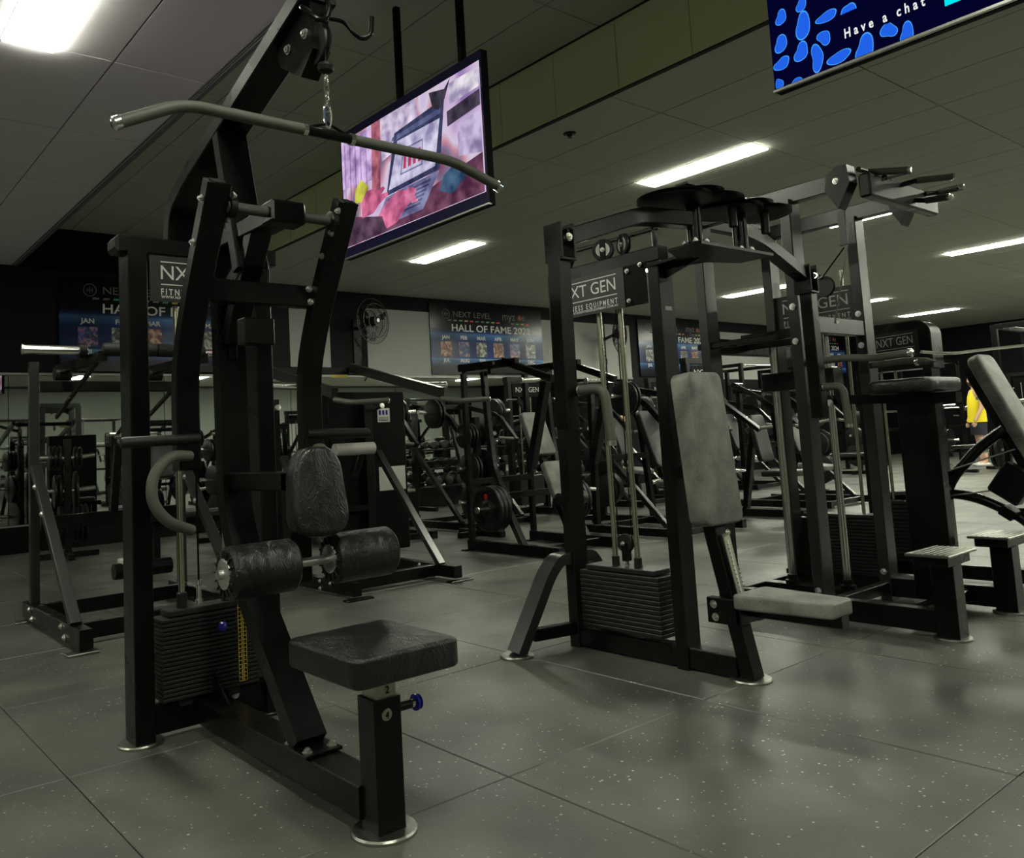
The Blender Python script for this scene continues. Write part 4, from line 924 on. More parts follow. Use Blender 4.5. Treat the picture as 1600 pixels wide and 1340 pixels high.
# pull-up head
for x in (CL, CR):
    hb = part(C, 'head_bracket', MB().add([(x+s_*.04, y, z) for s_ in (-1, 1) for y, z in ((2.05, 2.15), (2.04, 2.23), (1.98, 2.265), (1.93, 2.26), (1.92, 2.17), (1.99, 2.05))], [(0, 1, 2, 3, 4, 5), (11, 10, 9, 8, 7, 6)]+[(i, 6+i, 6+(i+1) % 6, (i+1) % 6) for i in range(6)]), STEEL, smooth=0)
    part(hb, 'bracket_bolt', MB().bolt((x-.041, 1.99, 2.19), (-1, 0, 0), .012, .010), CHROME)
part(C, 'head_beam', MB().box((CL, 1.84, 2.085), (CR+.08, 1.90, 2.205), .01), STEEL)
def grip(par, p0, p1, p2, r=.017):
    part(par, 'grip_stem', MB().tube(fillet([p0, p1], .01), .013, 12), STEEL)
    g = part(par, 'pull_up_grip', MB().tube([p1, p2], r, 14), FOAM); d = (V(p2)-V(p1)).normalized()
    part(g, 'grip_cap', MB().lathe(p2, d, [(0, r+.002), (.012, r+.002), (.014, r*.6)], 14), CHROME)
grip(C, (4.12, 1.90, 2.235), (4.22, 1.90, 2.235), (4.25, 1.72, 2.20))
grip(C, (4.14, 1.88, 2.12), (4.26, 1.84, 2.20), (4.40, 1.80, 2.24))
grip(C, (4.45, 1.84, 2.19), (4.48, 1.78, 2.20), (4.60, 1.66, 2.205))
grip(C, (4.72, 1.84, 2.18), (4.80, 1.80, 2.19), (4.70, 1.66, 2.165))
grip(C, (4.60, 1.84, 2.13), (4.58, 1.78, 2.11), (4.54, 1.66, 2.09))
for x, z_ in ((CM, 1.93),):
    part(C, 'head_pulley', MB().lathe((x-.01, 2.30, 1.74), (1, 0, 0), [(0, .02), (0, .055), (.006, .058), (.012, .046), (.018, .058), (.024, .055), (.024, .02)], 24), CAST)
    part(C, 'pulley_plate', MB().box((4.14, 2.0, 1.88), (4.15, 2.04, 2.06), .002), LITP)
    part(C, 'head_cable', MB().tube([(4.16, 2.03, 1.87), (CM, 2.32, 1.78)], .004, 6), BLK)
    part(C, 'chain_cable', MB().tube([(4.20, 2.0, 2.0), (4.33, 2.2, 1.52)], .0045, 6), ZINC)
# ---------------------------------------------------------------- D: incline row machine at the right edge
D = thing('seated_row_machine', 'black cable machine with rounded NXT GEN hood and long grey incline pad', 'gym machine', (5.55, 2.4, 0))
def hood(par, x0, x1, y0, y1, z0, z1):
    """shroud with a rounded top towards -y"""
    pr = [(y1, z0), (y1, z1-.06), (y1-.10, z1)] + [(y0+.09+.09*math.cos(a), z1-.09+.09*math.sin(a)) for a in [PI/2+i*PI/16 for i in range(9)]] + [(y0, z0)]
    n = len(pr); mb = MB(); mb.add([(x, y, z) for x in (x0, x1) for y, z in pr], [tuple(range(n)), tuple(range(n, 2*n))[::-1]]+[(i, n+i, n+(i+1) % n, (i+1) % n) for i in range(n)])
    h = part(par, 'hood', mb, STEEL, 'black rounded sheet-metal hood', 40)
    rim = MB(); pts = [(x0, y, z) for y, z in pr]; rim.sweep(pts, [(-.004, -.004), (.004, -.004), (.004, .004), (-.004, .004)], up=(1, 0, 0)); part(h, 'hood_rim', rim, GRIP, smooth=0)
    return h
hood(D, 5.50, 5.66, 2.20, 2.63, 1.30, 1.60)
sign(D, (5.495, 2.56, 1.37), (0, -1, .03), (0, 0, 1), .29, .17)
stack(D, 5.49, 5.63, 2.36, 2.64, .10, .455, 15, 'x')
for y in (2.46, 2.55): part(D, 'guide_rod', MB().tube([(5.56, y, .09), (5.56, y, 1.32)], .010, 12), ROD)
for y in (2.66, 2.24): post(D, 5.56, y, 1.32, .13, .05, 'side_panel')
part(D, 'base_rail', MB().bar([(5.56, 2.72, .06), (5.56, 1.55, .06)], .08, .08), STEEL)
part(D, 'base_rail', MB().bar([(5.30, 2.62, .06), (6.10, 2.62, .06)], .07, .08), STEEL)
pdd = V((.0, 1, 2.0)); 
DX = 5.75
part(D, 'incline_pad', MB().pad((DX, 1.875, .965), (1, 0, 0), V((0, .42, 1)), V((1, 0, 0)).cross(V((0, .42, 1))), .13, .42, .04, .022, .06), PADG, 'long grey incline pad worn in the middle')
part(D, 'pad_rail', sweepyz([(DX, 2.10, 1.28), (DX, 1.69, .30)], .07, .05), STEEL)
part(D, 'seat_plate', MB().box((DX-.05, 1.60, .40), (DX+.3, 1.95, .43), .004), STEEL)
part(D, 'curved_frame', MB().tube(fillet([(5.62, 2.27, .10), (5.62, 2.27, .55), (5.66, 2.05, .80), (5.70, 1.92, .90)], .16, 7), .032, 14), STEEL)
part(D, 'low_frame', MB().tube(fillet([(5.62, 2.60, .50), (5.66, 2.15, .52), (5.72, 1.85, .36), (5.78, 1.75, .12)], .14, 7), .03, 14), STEEL)
part(D, 'leg_bracket', MB().box((5.60, 1.80, .48), (5.70, 1.98, .68), .01, rot=rotx(35)), STEEL)
part(D, 'leg_bracket', MB().box((5.58, 1.88, .38), (5.70, 1.96, .44), .005, rot=rotx(35)), STEEL)
for z0, z1 in ((.62, .78), (.49, .56)): part(D, 'cable', MB().tube([(5.56, 2.33, z0), (5.65, 1.86, z1)], .005, 6), ZINC)
part(D, 'sweep_bar', MB().tube(fillet([(5.30, 2.18, 1.385), (5.60, 2.12, 1.375), (5.90, 2.08, 1.40), (6.5, 1.95, 1.44)], .15, 6), .010, 10), CHROME)
part(D, 'roller_pad', MB().lathe((5.95, 2.0, .86), (1, 0, 0), [(0, .03), (.004, .045), (.20, .045), (.204, .03)], 18), VINYL)
# ---------------------------------------------------------------- plates
def plate(par, c, ax, r=.225, th=.035, red=False, nm='weight_disc'):
    c, ax = V(c), V(ax).normalized()
    p = part(par, nm, MB().lathe(c-ax*th/2, ax, [(0, .026), (0, .055), (.004, .06), (.010, .10), (.010, r-.035), (0, r-.03), (0, r-.008), (.006, r), (th-.006, r), (th, r-.008), (th, r-.03), (th-.01, r-.035), (th-.01, .10), (th-.004, .06), (th, .055), (th, .026)], 36), CAST)
    a = ax.orthogonal().normalized(); b = ax.cross(a)
    for q in range(3):
        an = 2*PI*q/3+.5; d = a*math.cos(an)+b*math.sin(an); e = -a*math.sin(an)+b*math.cos(an); mb = MB()
        for sg in (-1,):
            o = c+ax*(sg*(th/2-.0095)); pts = [o+d*(r*.38)+e*(r*.12), o+d*(r*.38)-e*(r*.12), o+d*(r*.72)-e*(r*.27), o+d*(r*.72)+e*(r*.27)]
            mb.add(pts+[p_-ax*.001 for p_ in pts], [(0, 1, 2, 3), (7, 6, 5, 4), (0, 4, 5, 1), (1, 5, 6, 2), (2, 6, 7, 3), (3, 7, 4, 0)])
        part(p, 'grip_recess', mb, BLK, smooth=0)
    if red: part(p, 'red_emblem', MB().lathe(c-ax*(th/2+.001)+b*(r*.55)*0+V((0, 0, r*.55)), -ax, [(0, .022), (.002, .022), (.002, .012), (0, .012)], 16), RED)
    return p
def horn(par, p0, p1, r=.025, nm='weight_horn'):
    h = part(par, nm, MB().tube([p0, p1], r, 16), CHROME); d = (V(p1)-V(p0)).normalized()
    part(h, 'horn_cap', MB().lathe(V(p1)-d*.004, d, [(0, r+.003), (.012, r+.003), (.014, r*.7)], 16), ZINC); return h
# ---------------------------------------------------------------- E: plate-loaded machine behind the lat pulldown
E_ = thing('lever_press_machine', 'black plate-loaded lever machine with white label on its tall cover and silver horns', 'gym machine', (3.38, 5.4, 0))
for x in (2.95, 3.80):
    part(E_, 'base_beam', MB().bar([(x, 6.15, .065), (x, 4.88, .065)], .07, .085), STEEL)
    part(E_, 'foot_plate', MB().box((x-.10, 4.83, 0), (x+.10, 4.90, .012), .003), STEEL)
    post(E_, x, 6.02, 1.40, .08, .06)
    part(E_, 'diagonal_brace', MB().bar([(x, 5.87, .95), (x, 5.08, .10)], .055, .05), LITP)
    bolts(E_, [(x-.04, 5.16, .085), (x-.04, 5.30, .04), (x-.04, 5.30, .09)], (-1, 0, 0))
part(E_, 'cross_beam', MB().bar([(2.95, 5.12, .065), (3.80, 5.12, .065)], .06, .085), STEEL)
part(E_, 'cross_beam', MB().bar([(2.95, 6.02, .50), (3.80, 6.02, .50)], .05, .05), STEEL)
part(E_, 'cross_beam', MB().bar([(2.95, 6.30, 1.66), (3.80, 6.30, 1.66)], .05, .06), STEEL)
part(E_, 'yellow_label', quad((3.62, 6.265, 1.60), (1, 0, 0), (0, 0, 1), .16, .025, th=.001), YEL, smooth=0)
for x, s_ in ((2.92, -1), (3.84, 1)):
    part(E_, 'lever_arm', MB().bar([(x, 6.30, 1.69), (x, 5.02, 1.375)], .05, .075), LITP)
    h = horn(E_, (x+s_*.02, 5.46, 1.46), (x+s_*.33, 5.40, 1.46), .028)
    hg = part(E_, 'lever_handle', MB().tube(fillet([(x, 5.03, 1.33), (x+.06, 4.90, 1.30), (x+.32, 4.86, 1.31)], .06, 5), .019, 14), FOAM)
    part(hg, 'handle_cap', MB().lathe((x+.32, 4.86, 1.31), (1, 0, 0), [(0, .021), (.012, .021), (.014, .012)], 14), CHROME)
    horn(E_, (x, 6.02, 1.30), (x+s_*.01, 5.86, 1.33), .02, 'stop_peg')
sh = part(E_, 'shroud', MB().box((3.46, 6.06, .12), (4.22, 6.26, 1.46), .012), BLK, 'tall black cover')
lb_ = part(E_, 'instruction_label', quad((3.93, 6.055, 1.20), (1, 0, 0), (0, 0, 1), .125, .12, th=.001), PAPER, smooth=0)
for q in range(3): part(lb_, 'label_line', quad((3.94, 6.0535, 1.212+q*.012), (1, 0, 0), (0, 0, 1), .10, .005, th=.0005), BLK, smooth=0)
for q in range(3): part(lb_, 'label_picture', quad((3.945+q*.034, 6.0535, 1.262), (1, 0, 0), (0, 0, 1), .022, .04, th=.0005), BLUE, smooth=0)
part(E_, 'paper_sheet', quad((3.92, 6.055, .62), (1, 0, 0), (0, .0, 1), .27, .20, th=.001), PAPER, smooth=0)
part(E_, 'roller_pad', MB().lathe((3.35, 5.80, .985), (1, 0, 0), [(0, .03), (.004, .05), (.36, .05), (.364, .03)], 20), mat('pale_vinyl', (.35, .33, .31), .45, 0, (40, .4, 4)))
part(E_, 'roller_brace', MB().bar([(3.60, 5.80, .95), (3.55, 6.0, .5)], .04, .04), STEEL)
# ---------------------------------------------------------------- F: plate-loaded machine at the left edge
F2 = thing('squat_lever_machine', 'black plate-loaded machine with diagonal braces and bare silver horn, left edge', 'gym machine', (1.72, 5.4, 0))
for x in (1.245, 2.19):
    part(F2, 'base_beam', MB().bar([(x, 6.15, .075), (x, 4.79, .075)], .07, .10), STEEL)
    for y in (4.76, 6.02): part(F2, 'foot_plate', MB().box((x-.10, y, 0), (x+.06, y+.09, .014), .003), GUNM)
    post(F2, x, 5.97, 1.66, .055, .055, 'upright_post', .12, LITP)
    part(F2, 'diagonal_brace', sweepyz([(x, 5.93, .98), (x, 5.00, .12)], .06, .05), LITP)
    bolts(F2, [(x-.037, 5.93, .10), (x-.037, 5.86, .05), (x-.037, 5.15, .10), (x-.037, 5.08, .05), (x-.03, 5.80, .86), (x-.03, 5.62, .70), (x+.036, 5.70, .77)], (-1, 0, 0), .014)
for y, z in ((5.93, .075), (5.05, .075), (5.95, .62)):
    part(F2, 'cross_rail', MB().bar([(1.28, y, z), (2.155, y, z)], .055, .09), STEEL)
part(F2, 'top_rail', MB().bar([(1.28, 5.97, 1.50), (2.155, 5.97, 1.50)], .05, .07), STEEL)
for x, s_ in ((1.42, -1), (2.02, 1)):
    lv = part(F2, 'lever_arm', MB().bar([(x, 6.05, 1.62), (x, 5.05, 1.60)], .05, .06), STEEL)
    part(F2, 'arm_pivot', MB().lathe((x-.05, 5.97, 1.585), (1, 0, 0), [(0, .045), (.10, .045)], 18), CAST)
    horn(F2, (x+s_*.02, 5.30, 1.66), (x+s_*.36, 5.34, 1.665), .028)
    part(F2, 'horn_collar', MB().lathe((x+s_*.03, 5.30, 1.66), (s_, 0, 0), [(0, .045), (.04, .045)], 18), CAST)
    part(F2, 'shoulder_roller', MB().lathe((x+s_*.0, 5.06, 1.64), (-s_, -.1, 0), [(0, .03), (.004, .04), (.30, .04), (.304, .03)], 18), RUB)
    part(F2, 'link_rod', MB().bar([(x, 5.10, 1.60), (x-.04, 5.96, 1.30)], .02, .03), STEEL)
fp = part(F2, 'foot_tube', MB().tube([(1.62, 5.60, .30), (1.98, 5.60, .30)], .05, 18), STEEL)
part(fp, 'foot_block', MB().box((1.66, 5.56, .345), (1.84, 5.66, .375), .006), PAPER)
part(F2, 'tube_post', MB().bar([(1.80, 5.62, .38), (1.86, 5.93, .60)], .05, .05), STEEL)
part(F2, 'centre_post', MB().bar([(1.72, 5.93, .66), (1.72, 5.80, 1.10)], .05, .05), STEEL)
part(F2, 'small_pad', MB().pad((1.98, 5.75, .98), (1, 0, 0), (0, .15, 1), (0, -1, .15), .10, .12, .03, .015, .06), VINYL)
# ---------------------------------------------------------------- G: incline lever machine with discs
def g_machine(t, ox, oy, mir=1, discs=True):
    """built round (0,0): base along y from -0.56 to +0.56, width in x"""
    X = lambda x: ox+x*mir
    P = lambda x, y, z: (X(x), oy+y, z)
    for x in (0, .78):
        part(t, 'base_beam', MB().bar(fillet([P(x, .60, .055), P(x, .30, .03+.02), P(x, -.10, .05), P(x, -.58, .05)], .2, 4), .07, .085), STEEL)
        part(t, 'foot_plate', MB().box((X(x)-.09, oy+.55, 0), (X(x)+.09, oy+.63, .012), .003), STEEL)
        post(t, X(x), oy+.57, 1.63, .05, .05)
        part(t, 'brace', sweepyz([P(x, -.14, .06), P(x, .10, .46)], .055, .06), LITP)
        part(t, 'bent_post', sweepyz(fillet([P(x, .28, 1.62), P(x, .24, 1.0), P(x, .20, .70), P(x, .02, .44)], .12, 4), .05, .055), STEEL)
        part(t, 'top_beam', MB().bar([P(x, .62, 1.685), P(x, -.18, 1.665)], .05, .07), STEEL)
        part(t, 'lever_arm', MB().bar([P(x, .0, 1.69), P(x, -.60, 1.475)], .05, .06), STEEL)
        part(t, 'hanging_lever', sweepyz([P(x, -.52, 1.46), P(x, -.28, .74)], .07, .07), STEEL)
        horn(t, P(x, -.50, 1.475), P(x-.22, -.46, 1.475), .022)
        part(t, 'beam_bolts', MB().bolt(P(x-.026, .1, 1.68), (-mir, 0, 0)), ZINC)
    for y, z in ((.57, .62), (.57, 1.66), (.20, 1.62), (-.30, .05), (.10, .50)):
        part(t, 'cross_rail', MB().bar([P(0, y, z), P(.78, y, z)], .045, .055), STEEL)
    tl = V((0, .42, 1)).normalized(); nn = V((1, 0, 0)).cross(tl)
    part(t, 'back_pad', MB().pad(P(.38, .02, 1.03), (1, 0, 0), tl, nn, .135, .21, .03, .016, .04), PADG, 'grey worn upper pad')
    part(t, 'seat_pad', MB().pad(P(.38, -.20, .62), (1, 0, 0), tl, nn, .125, .17, .03, .016, .04), PADG, 'grey worn lower pad')
    part(t, 'pad_rail', sweepyz([P(.38, .16, 1.22), P(.38, -.30, .20), P(.38, -.42, .05)], .06, .05), STEEL)
    part(t, 'pad_roller', MB().lathe(P(.22, -.36, .46), (mir, 0, 0), [(0, .04), (.004, .055), (.32, .055), (.324, .04)], 18), VINYL)
    for x, s_ in ((-.02, -1), (.80, 1)):
        horn(t, P(x, .13, .40), P(x+s_*.26, .13, .40), .024)
        if discs:
            for q in range(3): plate(t, P(x+s_*(.05+q*.045), .13, .40), (mir, 0, 0), .20, .038, red=(q == 2))
g = thing('incline_lever_machine', 'black plate-loaded machine with two-part grey incline pad and discs with a red ring', 'gym machine', (5.3, 5.55, 0))
g_machine(g, 4.95, 5.55)
# ---------------------------------------------------------------- farther equipment
def clear_children(): pass
def proto_lever(label):
    t = thing('plate_loaded_machine', label, 'gym machine', (0, 0, 0)); 
    for x in (-.45, .45):
        part(t, 'base_beam', MB().bar([(x, .65, .055), (x, -.65, .055)], .07, .08), STEEL)
        part(t, 'upright_post', MB().bar([(x, .45, .05), (x*.8, .50, 1.45)], .06, .06, up=(0, 1, 0)), STEEL)
        part(t, 'diagonal_brace', sweepyz([(x, .42, .95), (x, -.45, .09)], .05, .05), LITP)
        part(t, 'lever_arm', MB().bar(fillet([(x*.8, .52, 1.46), (x*.85, -.20, 1.30), (x*.85, -.50, .98)], .1, 4), .05, .06), STEEL)
        h = part(t, 'weight_horn', MB().tube([(x*.85, -.05, 1.33), (x*1.55, -.05, 1.36)], .024, 12), CHROME)
        part(t, 'lever_handle', MB().tube([(x*.75, -.50, 1.0), (x*.2, -.52, 1.02)], .018, 10), FOAM)
        part(t, 'lower_horn', MB().tube([(x, .45, .45), (x*1.5, .45, .47)], .024, 12), CHROME)
    for y, z in ((.50, .055), (-.55, .055), (.50, 1.44), (.46, .75)): part(t, 'cross_beam', MB().bar([(-.45, y, z), (.45, y, z)], .05, .06), STEEL)
    tl = V((0, .35, 1)).normalized()
    part(t, 'back_pad', MB().pad((0, .0, .92), (1, 0, 0), tl, V((1, 0, 0)).cross(tl), .14, .30, .03, .016, .05), VINYL)
    part(t, 'seat_pad', MB().pad((0, -.25, .47), (1, 0, 0), (0, 1, .12), (0, -.12, 1), .15, .18, .03, .016, .04), PADG)
    part(t, 'seat_post', MB().bar([(0, -.25, .06), (0, -.22, .44)], .06, .06, up=(0, 1, 0)), STEEL)
    part(t, 'pad_rail', sweepyz([(0, -.12, .45), (0, .25, 1.25)], .06, .05), STEEL)
    for s_ in (-1, 1):
        for q in range(2): part(t, 'weight_disc', MB().lathe((s_*(.42+q*.05), -.05, 1.335), (s_, 0, 0), [(0, .03), (0, .16), (.012, .17), (.03, .17), (.036, .155), (.036, .03)], 24), CAST)
    return t
def proto_tower(label):
    t = thing('cable_stack_machine', label, 'gym machine', (0, 0, 0))
    for x in (-.3, .3): part(t, 'upright_post', MB().bar([(x, .4, .0), (x, .4, 1.75)], .06, .09, up=(0, 1, 0)), STEEL)
    part(t, 'header_beam', MB().bar([(-.34, .4, 1.78), (.34, .4, 1.78)], .09, .07), STEEL)
    part(t, 'header_panel', MB().box((-.26, .35, 1.55), (.26, .358, 1.73)), BLK, smooth=0)
    part(t, 'panel_print', text_mb('NXT GEN', .10, (-.21, .348, 1.61), (1, 0, 0), (0, 0, 1)), WHITE, smooth=0)
    part(t, 'weight_stack', MB().box((-.22, .34, .12), (.22, .46, .50), .006), STACKM)
    for x in (-.1, .1): part(t, 'guide_rod', MB().tube([(x, .4, .1), (x, .4, 1.6)], .011, 10), ROD)
    part(t, 'base_beam', MB().bar([(0, .4, .05), (0, -.75, .05)], .09, .08), STEEL)
    part(t, 'cross_beam', MB().bar([(-.35, .4, .05), (.35, .4, .05)], .06, .08), STEEL)
    part(t, 'seat_pad', MB().pad((0, -.55, .48), (1, 0, 0), (0, 1, 0), (0, 0, 1), .17, .19, .032, .016, .04), VINYL)
    part(t, 'seat_post', MB().bar([(0, -.6, .05), (0, -.55, .45)], .07, .07, up=(0, 1, 0)), STEEL)
    part(t, 'back_pad', MB().pad((0, -.30, .86), (1, 0, 0), (0, .2, 1), (0, -1, .2), .13, .26, .03, .016, .05), VINYL)
    part(t, 'pad_post', MB().bar([(0, -.05, .08), (0, -.22, .95)], .07, .06, up=(0, 1, 0)), STEEL)
    for s_ in (-1, 1):
        part(t, 'press_arm', MB().bar(fillet([(s_*.3, .2, 1.5), (s_*.42, -.1, 1.3), (s_*.40, -.55, .95)], .12, 4), .05, .05), STEEL)
        part(t, 'handle', MB().tube([(s_*.40, -.55, .97), (s_*.22, -.58, .98)], .018, 10), FOAM)
        part(t, 'arm_pin', MB().tube([(s_*.30, .2, 1.5), (s_*.50, .2, 1.5)], .016, 10), CHROME)
    return t
def proto_rack(label):
    t = thing('power_rack', label, 'rack', (0, 0, 0))
    for x in (-.6, .6):
        for y in (-.55, .55):
            p_ = part(t, 'upright_post', MB().bar([(x, y, 0), (x, y, 2.15)], .07, .07, up=(0, 1, 0)), STEEL)
            part(t, 'foot_plate', MB().box((x-.08, y-.08, 0), (x+.08, y+.08, .01)), STEEL, smooth=0)
        part(t, 'side_beam', MB().bar([(x, -.55, 2.12), (x, .55, 2.12)], .06, .06), STEEL)
        part(t, 'safety_bar', MB().bar([(x, -.55, .75), (x, .55, .75)], .05, .07), STEEL)
        part(t, 'plate_peg', MB().tube([(x, .55, 1.2), (x*1.5, .55, 1.2)], .024, 12), CHROME)
        part(t, 'plate_peg', MB().tube([(x, .55, .5), (x*1.5, .55, .5)], .024, 12), CHROME)
        s_ = 1 if x > 0 else -1
        for q in range(2): part(t, 'weight_disc', MB().lathe((x+s_*(.06+q*.05), .55, .5), (s_, 0, 0), [(0, .03), (0, .21), (.012, .225), (.03, .225), (.036, .2), (.036, .03)], 26), CAST)
    part(t, 'pull_up_bar', MB().tube([(-.6, -.55, 2.12), (.6, -.55, 2.12)], .018, 12), CHROME)
    part(t, 'rear_beam', MB().bar([(-.6, .55, 2.12), (.6, .55, 2.12)], .06, .06), STEEL)
    part(t, 'barbell', MB().tube([(-1.0, -.62, 1.15), (1.0, -.62, 1.15)], .014, 12), CHROME)
    for s_ in (-1, 1):
        part(t, 'barbell_sleeve', MB().tube([(s_*.66, -.62, 1.15), (s_*1.05, -.62, 1.15)], .025, 14), CHROME)
        part(t, 'bar_hook', MB().box((s_*.6-.04, -.66, 1.08), (s_*.6+.04, -.56, 1.14), .004), ZINC)
    return t
def proto_bench(label):
    t = thing('weight_bench', label, 'bench', (0, 0, 0))
    part(t, 'bench_pad', MB().pad((0, .1, .44), (1, 0, 0), (0, 1, 0), (0, 0, 1), .14, .5, .03, .016, .04), VINYL)
    part(t, 'rail', MB().bar([(0, -.5, .38), (0, .55, .38)], .06, .06), STEEL)
    for y in (-.4, .5):
        part(t, 'leg', MB().bar([(0, y, .38), (0, y, .03)], .06, .06, up=(0, 1, 0)), STEEL); part(t, 'foot_bar', MB().bar([(-.28, y, .03), (.28, y, .03)], .06, .05), STEEL)
    return t
def proto_dumbbells(label, x, y, rz, n=6):
    t = thing('dumbbell_rack', label, 'rack', (0, 0, 0))
    for s_ in (-1, 1): part(t, 'side_frame', sweepyz([(s_*.85, .25, .02), (s_*.85, .12, .95)], .06, .08), STEEL); part(t, 'foot_bar', MB().bar([(s_*.85, -.25, .03), (s_*.85, .3, .03)], .06, .06), STEEL)
    for z, yy_ in ((.35, .02), (.62, .08), (.90, .12)):
        part(t, 'shelf', MB().box((-.85, yy_-.16, z-.02), (.85, yy_+.1, z), .004), STEEL)
    t.location = (x, y, 0); t.rotation_euler = (0, 0, rz); R = rotz(math.degrees(rz)); k = 0
    for z, yy_ in ((.35, .02), (.62, .08), (.90, .12)):
        for q in range(n):
            lx = -.70+q*(1.4/(n-1)); r = .05+.012*(z < .5)+.006*((q*7) % 3)
            dpos = V((x, y, 0)) + R @ V((lx, yy_-.03, z+r+.012))
            d = dumb.get(round(r, 3))
            if d is None:
                d = thing('dumbbell', 'black round-headed dumbbell with a chrome handle lying on a tiered rack', 'dumbbell', (0, 0, 0), 'dumbbells on the racks')
                part(d, 'handle', MB().tube([(0, -.07, 0), (0, .07, 0)], .015, 10), CHROME)
                for s_ in (-1, 1): part(d, 'head', MB().lathe((0, s_*.06, 0), (0, s_, 0), [(0, r*.8), (.01, r), (.07, r), (.078, r*.8)], 18), RUB)
                dumb[round(r, 3)] = d; o = d
            else: o = dup(d)
            o.location = dpos; o.rotation_euler = (0, 0, rz); o['group'] = 'dumbbells on the racks'
    return t
dumb = {}
PL = proto_lever('black plate-loaded press with chrome horns, just right of the incline pad machine')
PT = proto_tower('black cable machine with its own weight stack, behind the fly machine')
PR = proto_rack('tall black power rack with a chrome barbell near the wall mirrors')
PB = proto_bench('black flat bench standing by the mirrors')
used = set()
def put(proto, x, y, rz, label):
    if proto.name in used: o = dup(proto, (x, y, 0), math.radians(rz), label)
    else: o = proto; used.add(proto.name); o.location = (x, y, 0); o.rotation_euler = (0, 0, math.radians(rz)); o['label'] = label
    return o
# --- placements
gl = 'hall machines'
put(PL, 6.85, 5.45, 0, 'black plate-loaded press with chrome horns, first to the right of the incline pad machine')
put(PT, 8.35, 5.5, 0, 'cable stack machine seen beside the upright grey pad, second past the incline pad machine')
put(PL, 9.75, 5.6, 0, 'plate-loaded press at the open-floor end of the middle row')
put(PL, 4.80, 7.75, 0, 'plate-loaded press between the lever press and the incline pad machine, one row back')
put(PL, 6.35, 7.9, 0, 'plate-loaded press one row behind the incline pad machine')
put(PT, 7.75, 7.9, 0, 'cable stack machine in the back row below the HALL OF FAME 2022 poster')
put(PL, 9.2, 7.9, 0, 'plate-loaded press in the back row seen under the cam discs of the fly machine')
put(PT, 10.65, 7.9, 0, 'cable stack machine in the back row seen left of the pull-up tower')
put(PL, 12.1, 8.0, 0, 'plate-loaded press at the far end of the back row')
put(PB, 3.25, 8.15, 90, 'black flat bench alone on the floor between the left machine and the mirrors')
put(PB, 6.2, 9.55, 90, 'black flat bench near the mirrors behind the back row')
put(PB, 13.6, 6.9, 20, 'black flat bench on the open floor past the machine rows')
put(PR, 14.2, 9.3, 0, 'tall power rack against the back wall under the third poster')
put(PR, 16.6, 9.3, 0, 'tall power rack second along the back wall, beside the far wall fan')
put(PR, 18.9, 7.9, 90, 'power rack behind the person in the yellow top')
put(PR, 12.9, 3.55, 90, 'power rack at the right edge behind the long incline pad')
put(PT, 20.6, 6.3, 90, 'cable stack machine near the dark far wall, right of the person')
put(PT, 21.2, 8.6, 90, 'cable stack machine in the far corner beyond the person')
put(PB, 16.4, 5.9, 70, 'black flat bench in front of the person in the yellow top')
for lb, pr_, x, y, rz in (('power rack behind the viewer seen only in the mirrors, nearer the bulkhead', PR, 4.2, -2.4, 0), ('power rack behind the viewer seen only in the mirrors, further along', PR, 6.6, -2.4, 180),
                          ('plate-loaded press behind the viewer seen in the left mirrors', PL, 2.2, -1.9, 180), ('cable stack machine behind the viewer seen in the left mirrors', PT, 5.3, -4.6, 180),
                          ('plate-loaded press behind the viewer by the front wall', PL, 7.6, -4.8, 180), ('cable stack machine behind the viewer seen in the mirrors past the bulkhead', PT, 9.0, -1.8, 180)):
    put(pr_, x, y, rz, lb)
def weight_tree(x, y, rz, label, keep={}):
    if 'p' not in keep:
        t = thing('weight_tree', label, 'weight tree')
        part(t, 'base_frame', MB().bar([(-.3, 0, .03), (.3, 0, .03)], .06, .06), STEEL); part(t, 'base_frame', MB().bar([(0, -.35, .03), (0, .35, .03)], .06, .06), STEEL)
        part(t, 'mast', MB().bar([(0, 0, .05), (0, 0, 1.25)], .07, .07, up=(0, 1, 0)), STEEL)
        for q, z in enumerate((.35, .35, .70, .70, 1.05, 1.05)):
            s_ = 1 if q % 2 else -1; part(t, 'weight_horn', MB().tube([(s_*.03, 0, z), (s_*.27, 0, z+.02)], .024, 12), CHROME)
            r = (.21, .2, .17, .2, .13, .11)[q]
            for k in range(1+(q*5) % 3): part(t, 'weight_disc', MB().lathe((s_*(.06+k*.045), 0, z+.004), (s_, 0, 0), [(0, .03), (0, r-.015), (.01, r), (.028, r), (.034, r-.015), (.034, .03)], 24), CAST)
        keep['p'] = t
    else: t = dup(keep['p'], label=label)
    t.location = (x, y, 0); t.rotation_euler = (0, 0, math.radians(rz)); t['label'] = label
for x, y, rz, lb in ((5.75, 6.95, 0, 'weight tree just behind the incline pad machine'), (7.45, 6.75, 20, 'weight tree in the aisle behind the fly machine'), (9.1, 6.8, -10, 'weight tree between the two machine rows, seen beside the grey upright pad'),
                     (4.0, 9.55, 5, 'weight tree near the mirrors behind the lever press machine'), (2.35, 9.7, -8, 'weight tree near the mirrors behind the left-edge machine'), (11.2, 6.1, 15, 'weight tree at the edge of the open floor past the pull-up tower'), (15.6, 7.7, 0, 'weight tree on the open floor before the far racks')):
    weight_tree(x, y, rz, lb)
put(PL, .3, -3.4, 180, 'plate-loaded press behind the viewer, far left in the mirrors'); put(PT, 3.3, -5.2, 160, 'cable stack machine behind the viewer by the front wall'); put(PR, -1.2, -5.4, 0, 'power rack in the front left corner behind the viewer')
proto_dumbbells('dumbbell rack behind the viewer along the front wall', 5.2, -6.5, PI, 6)
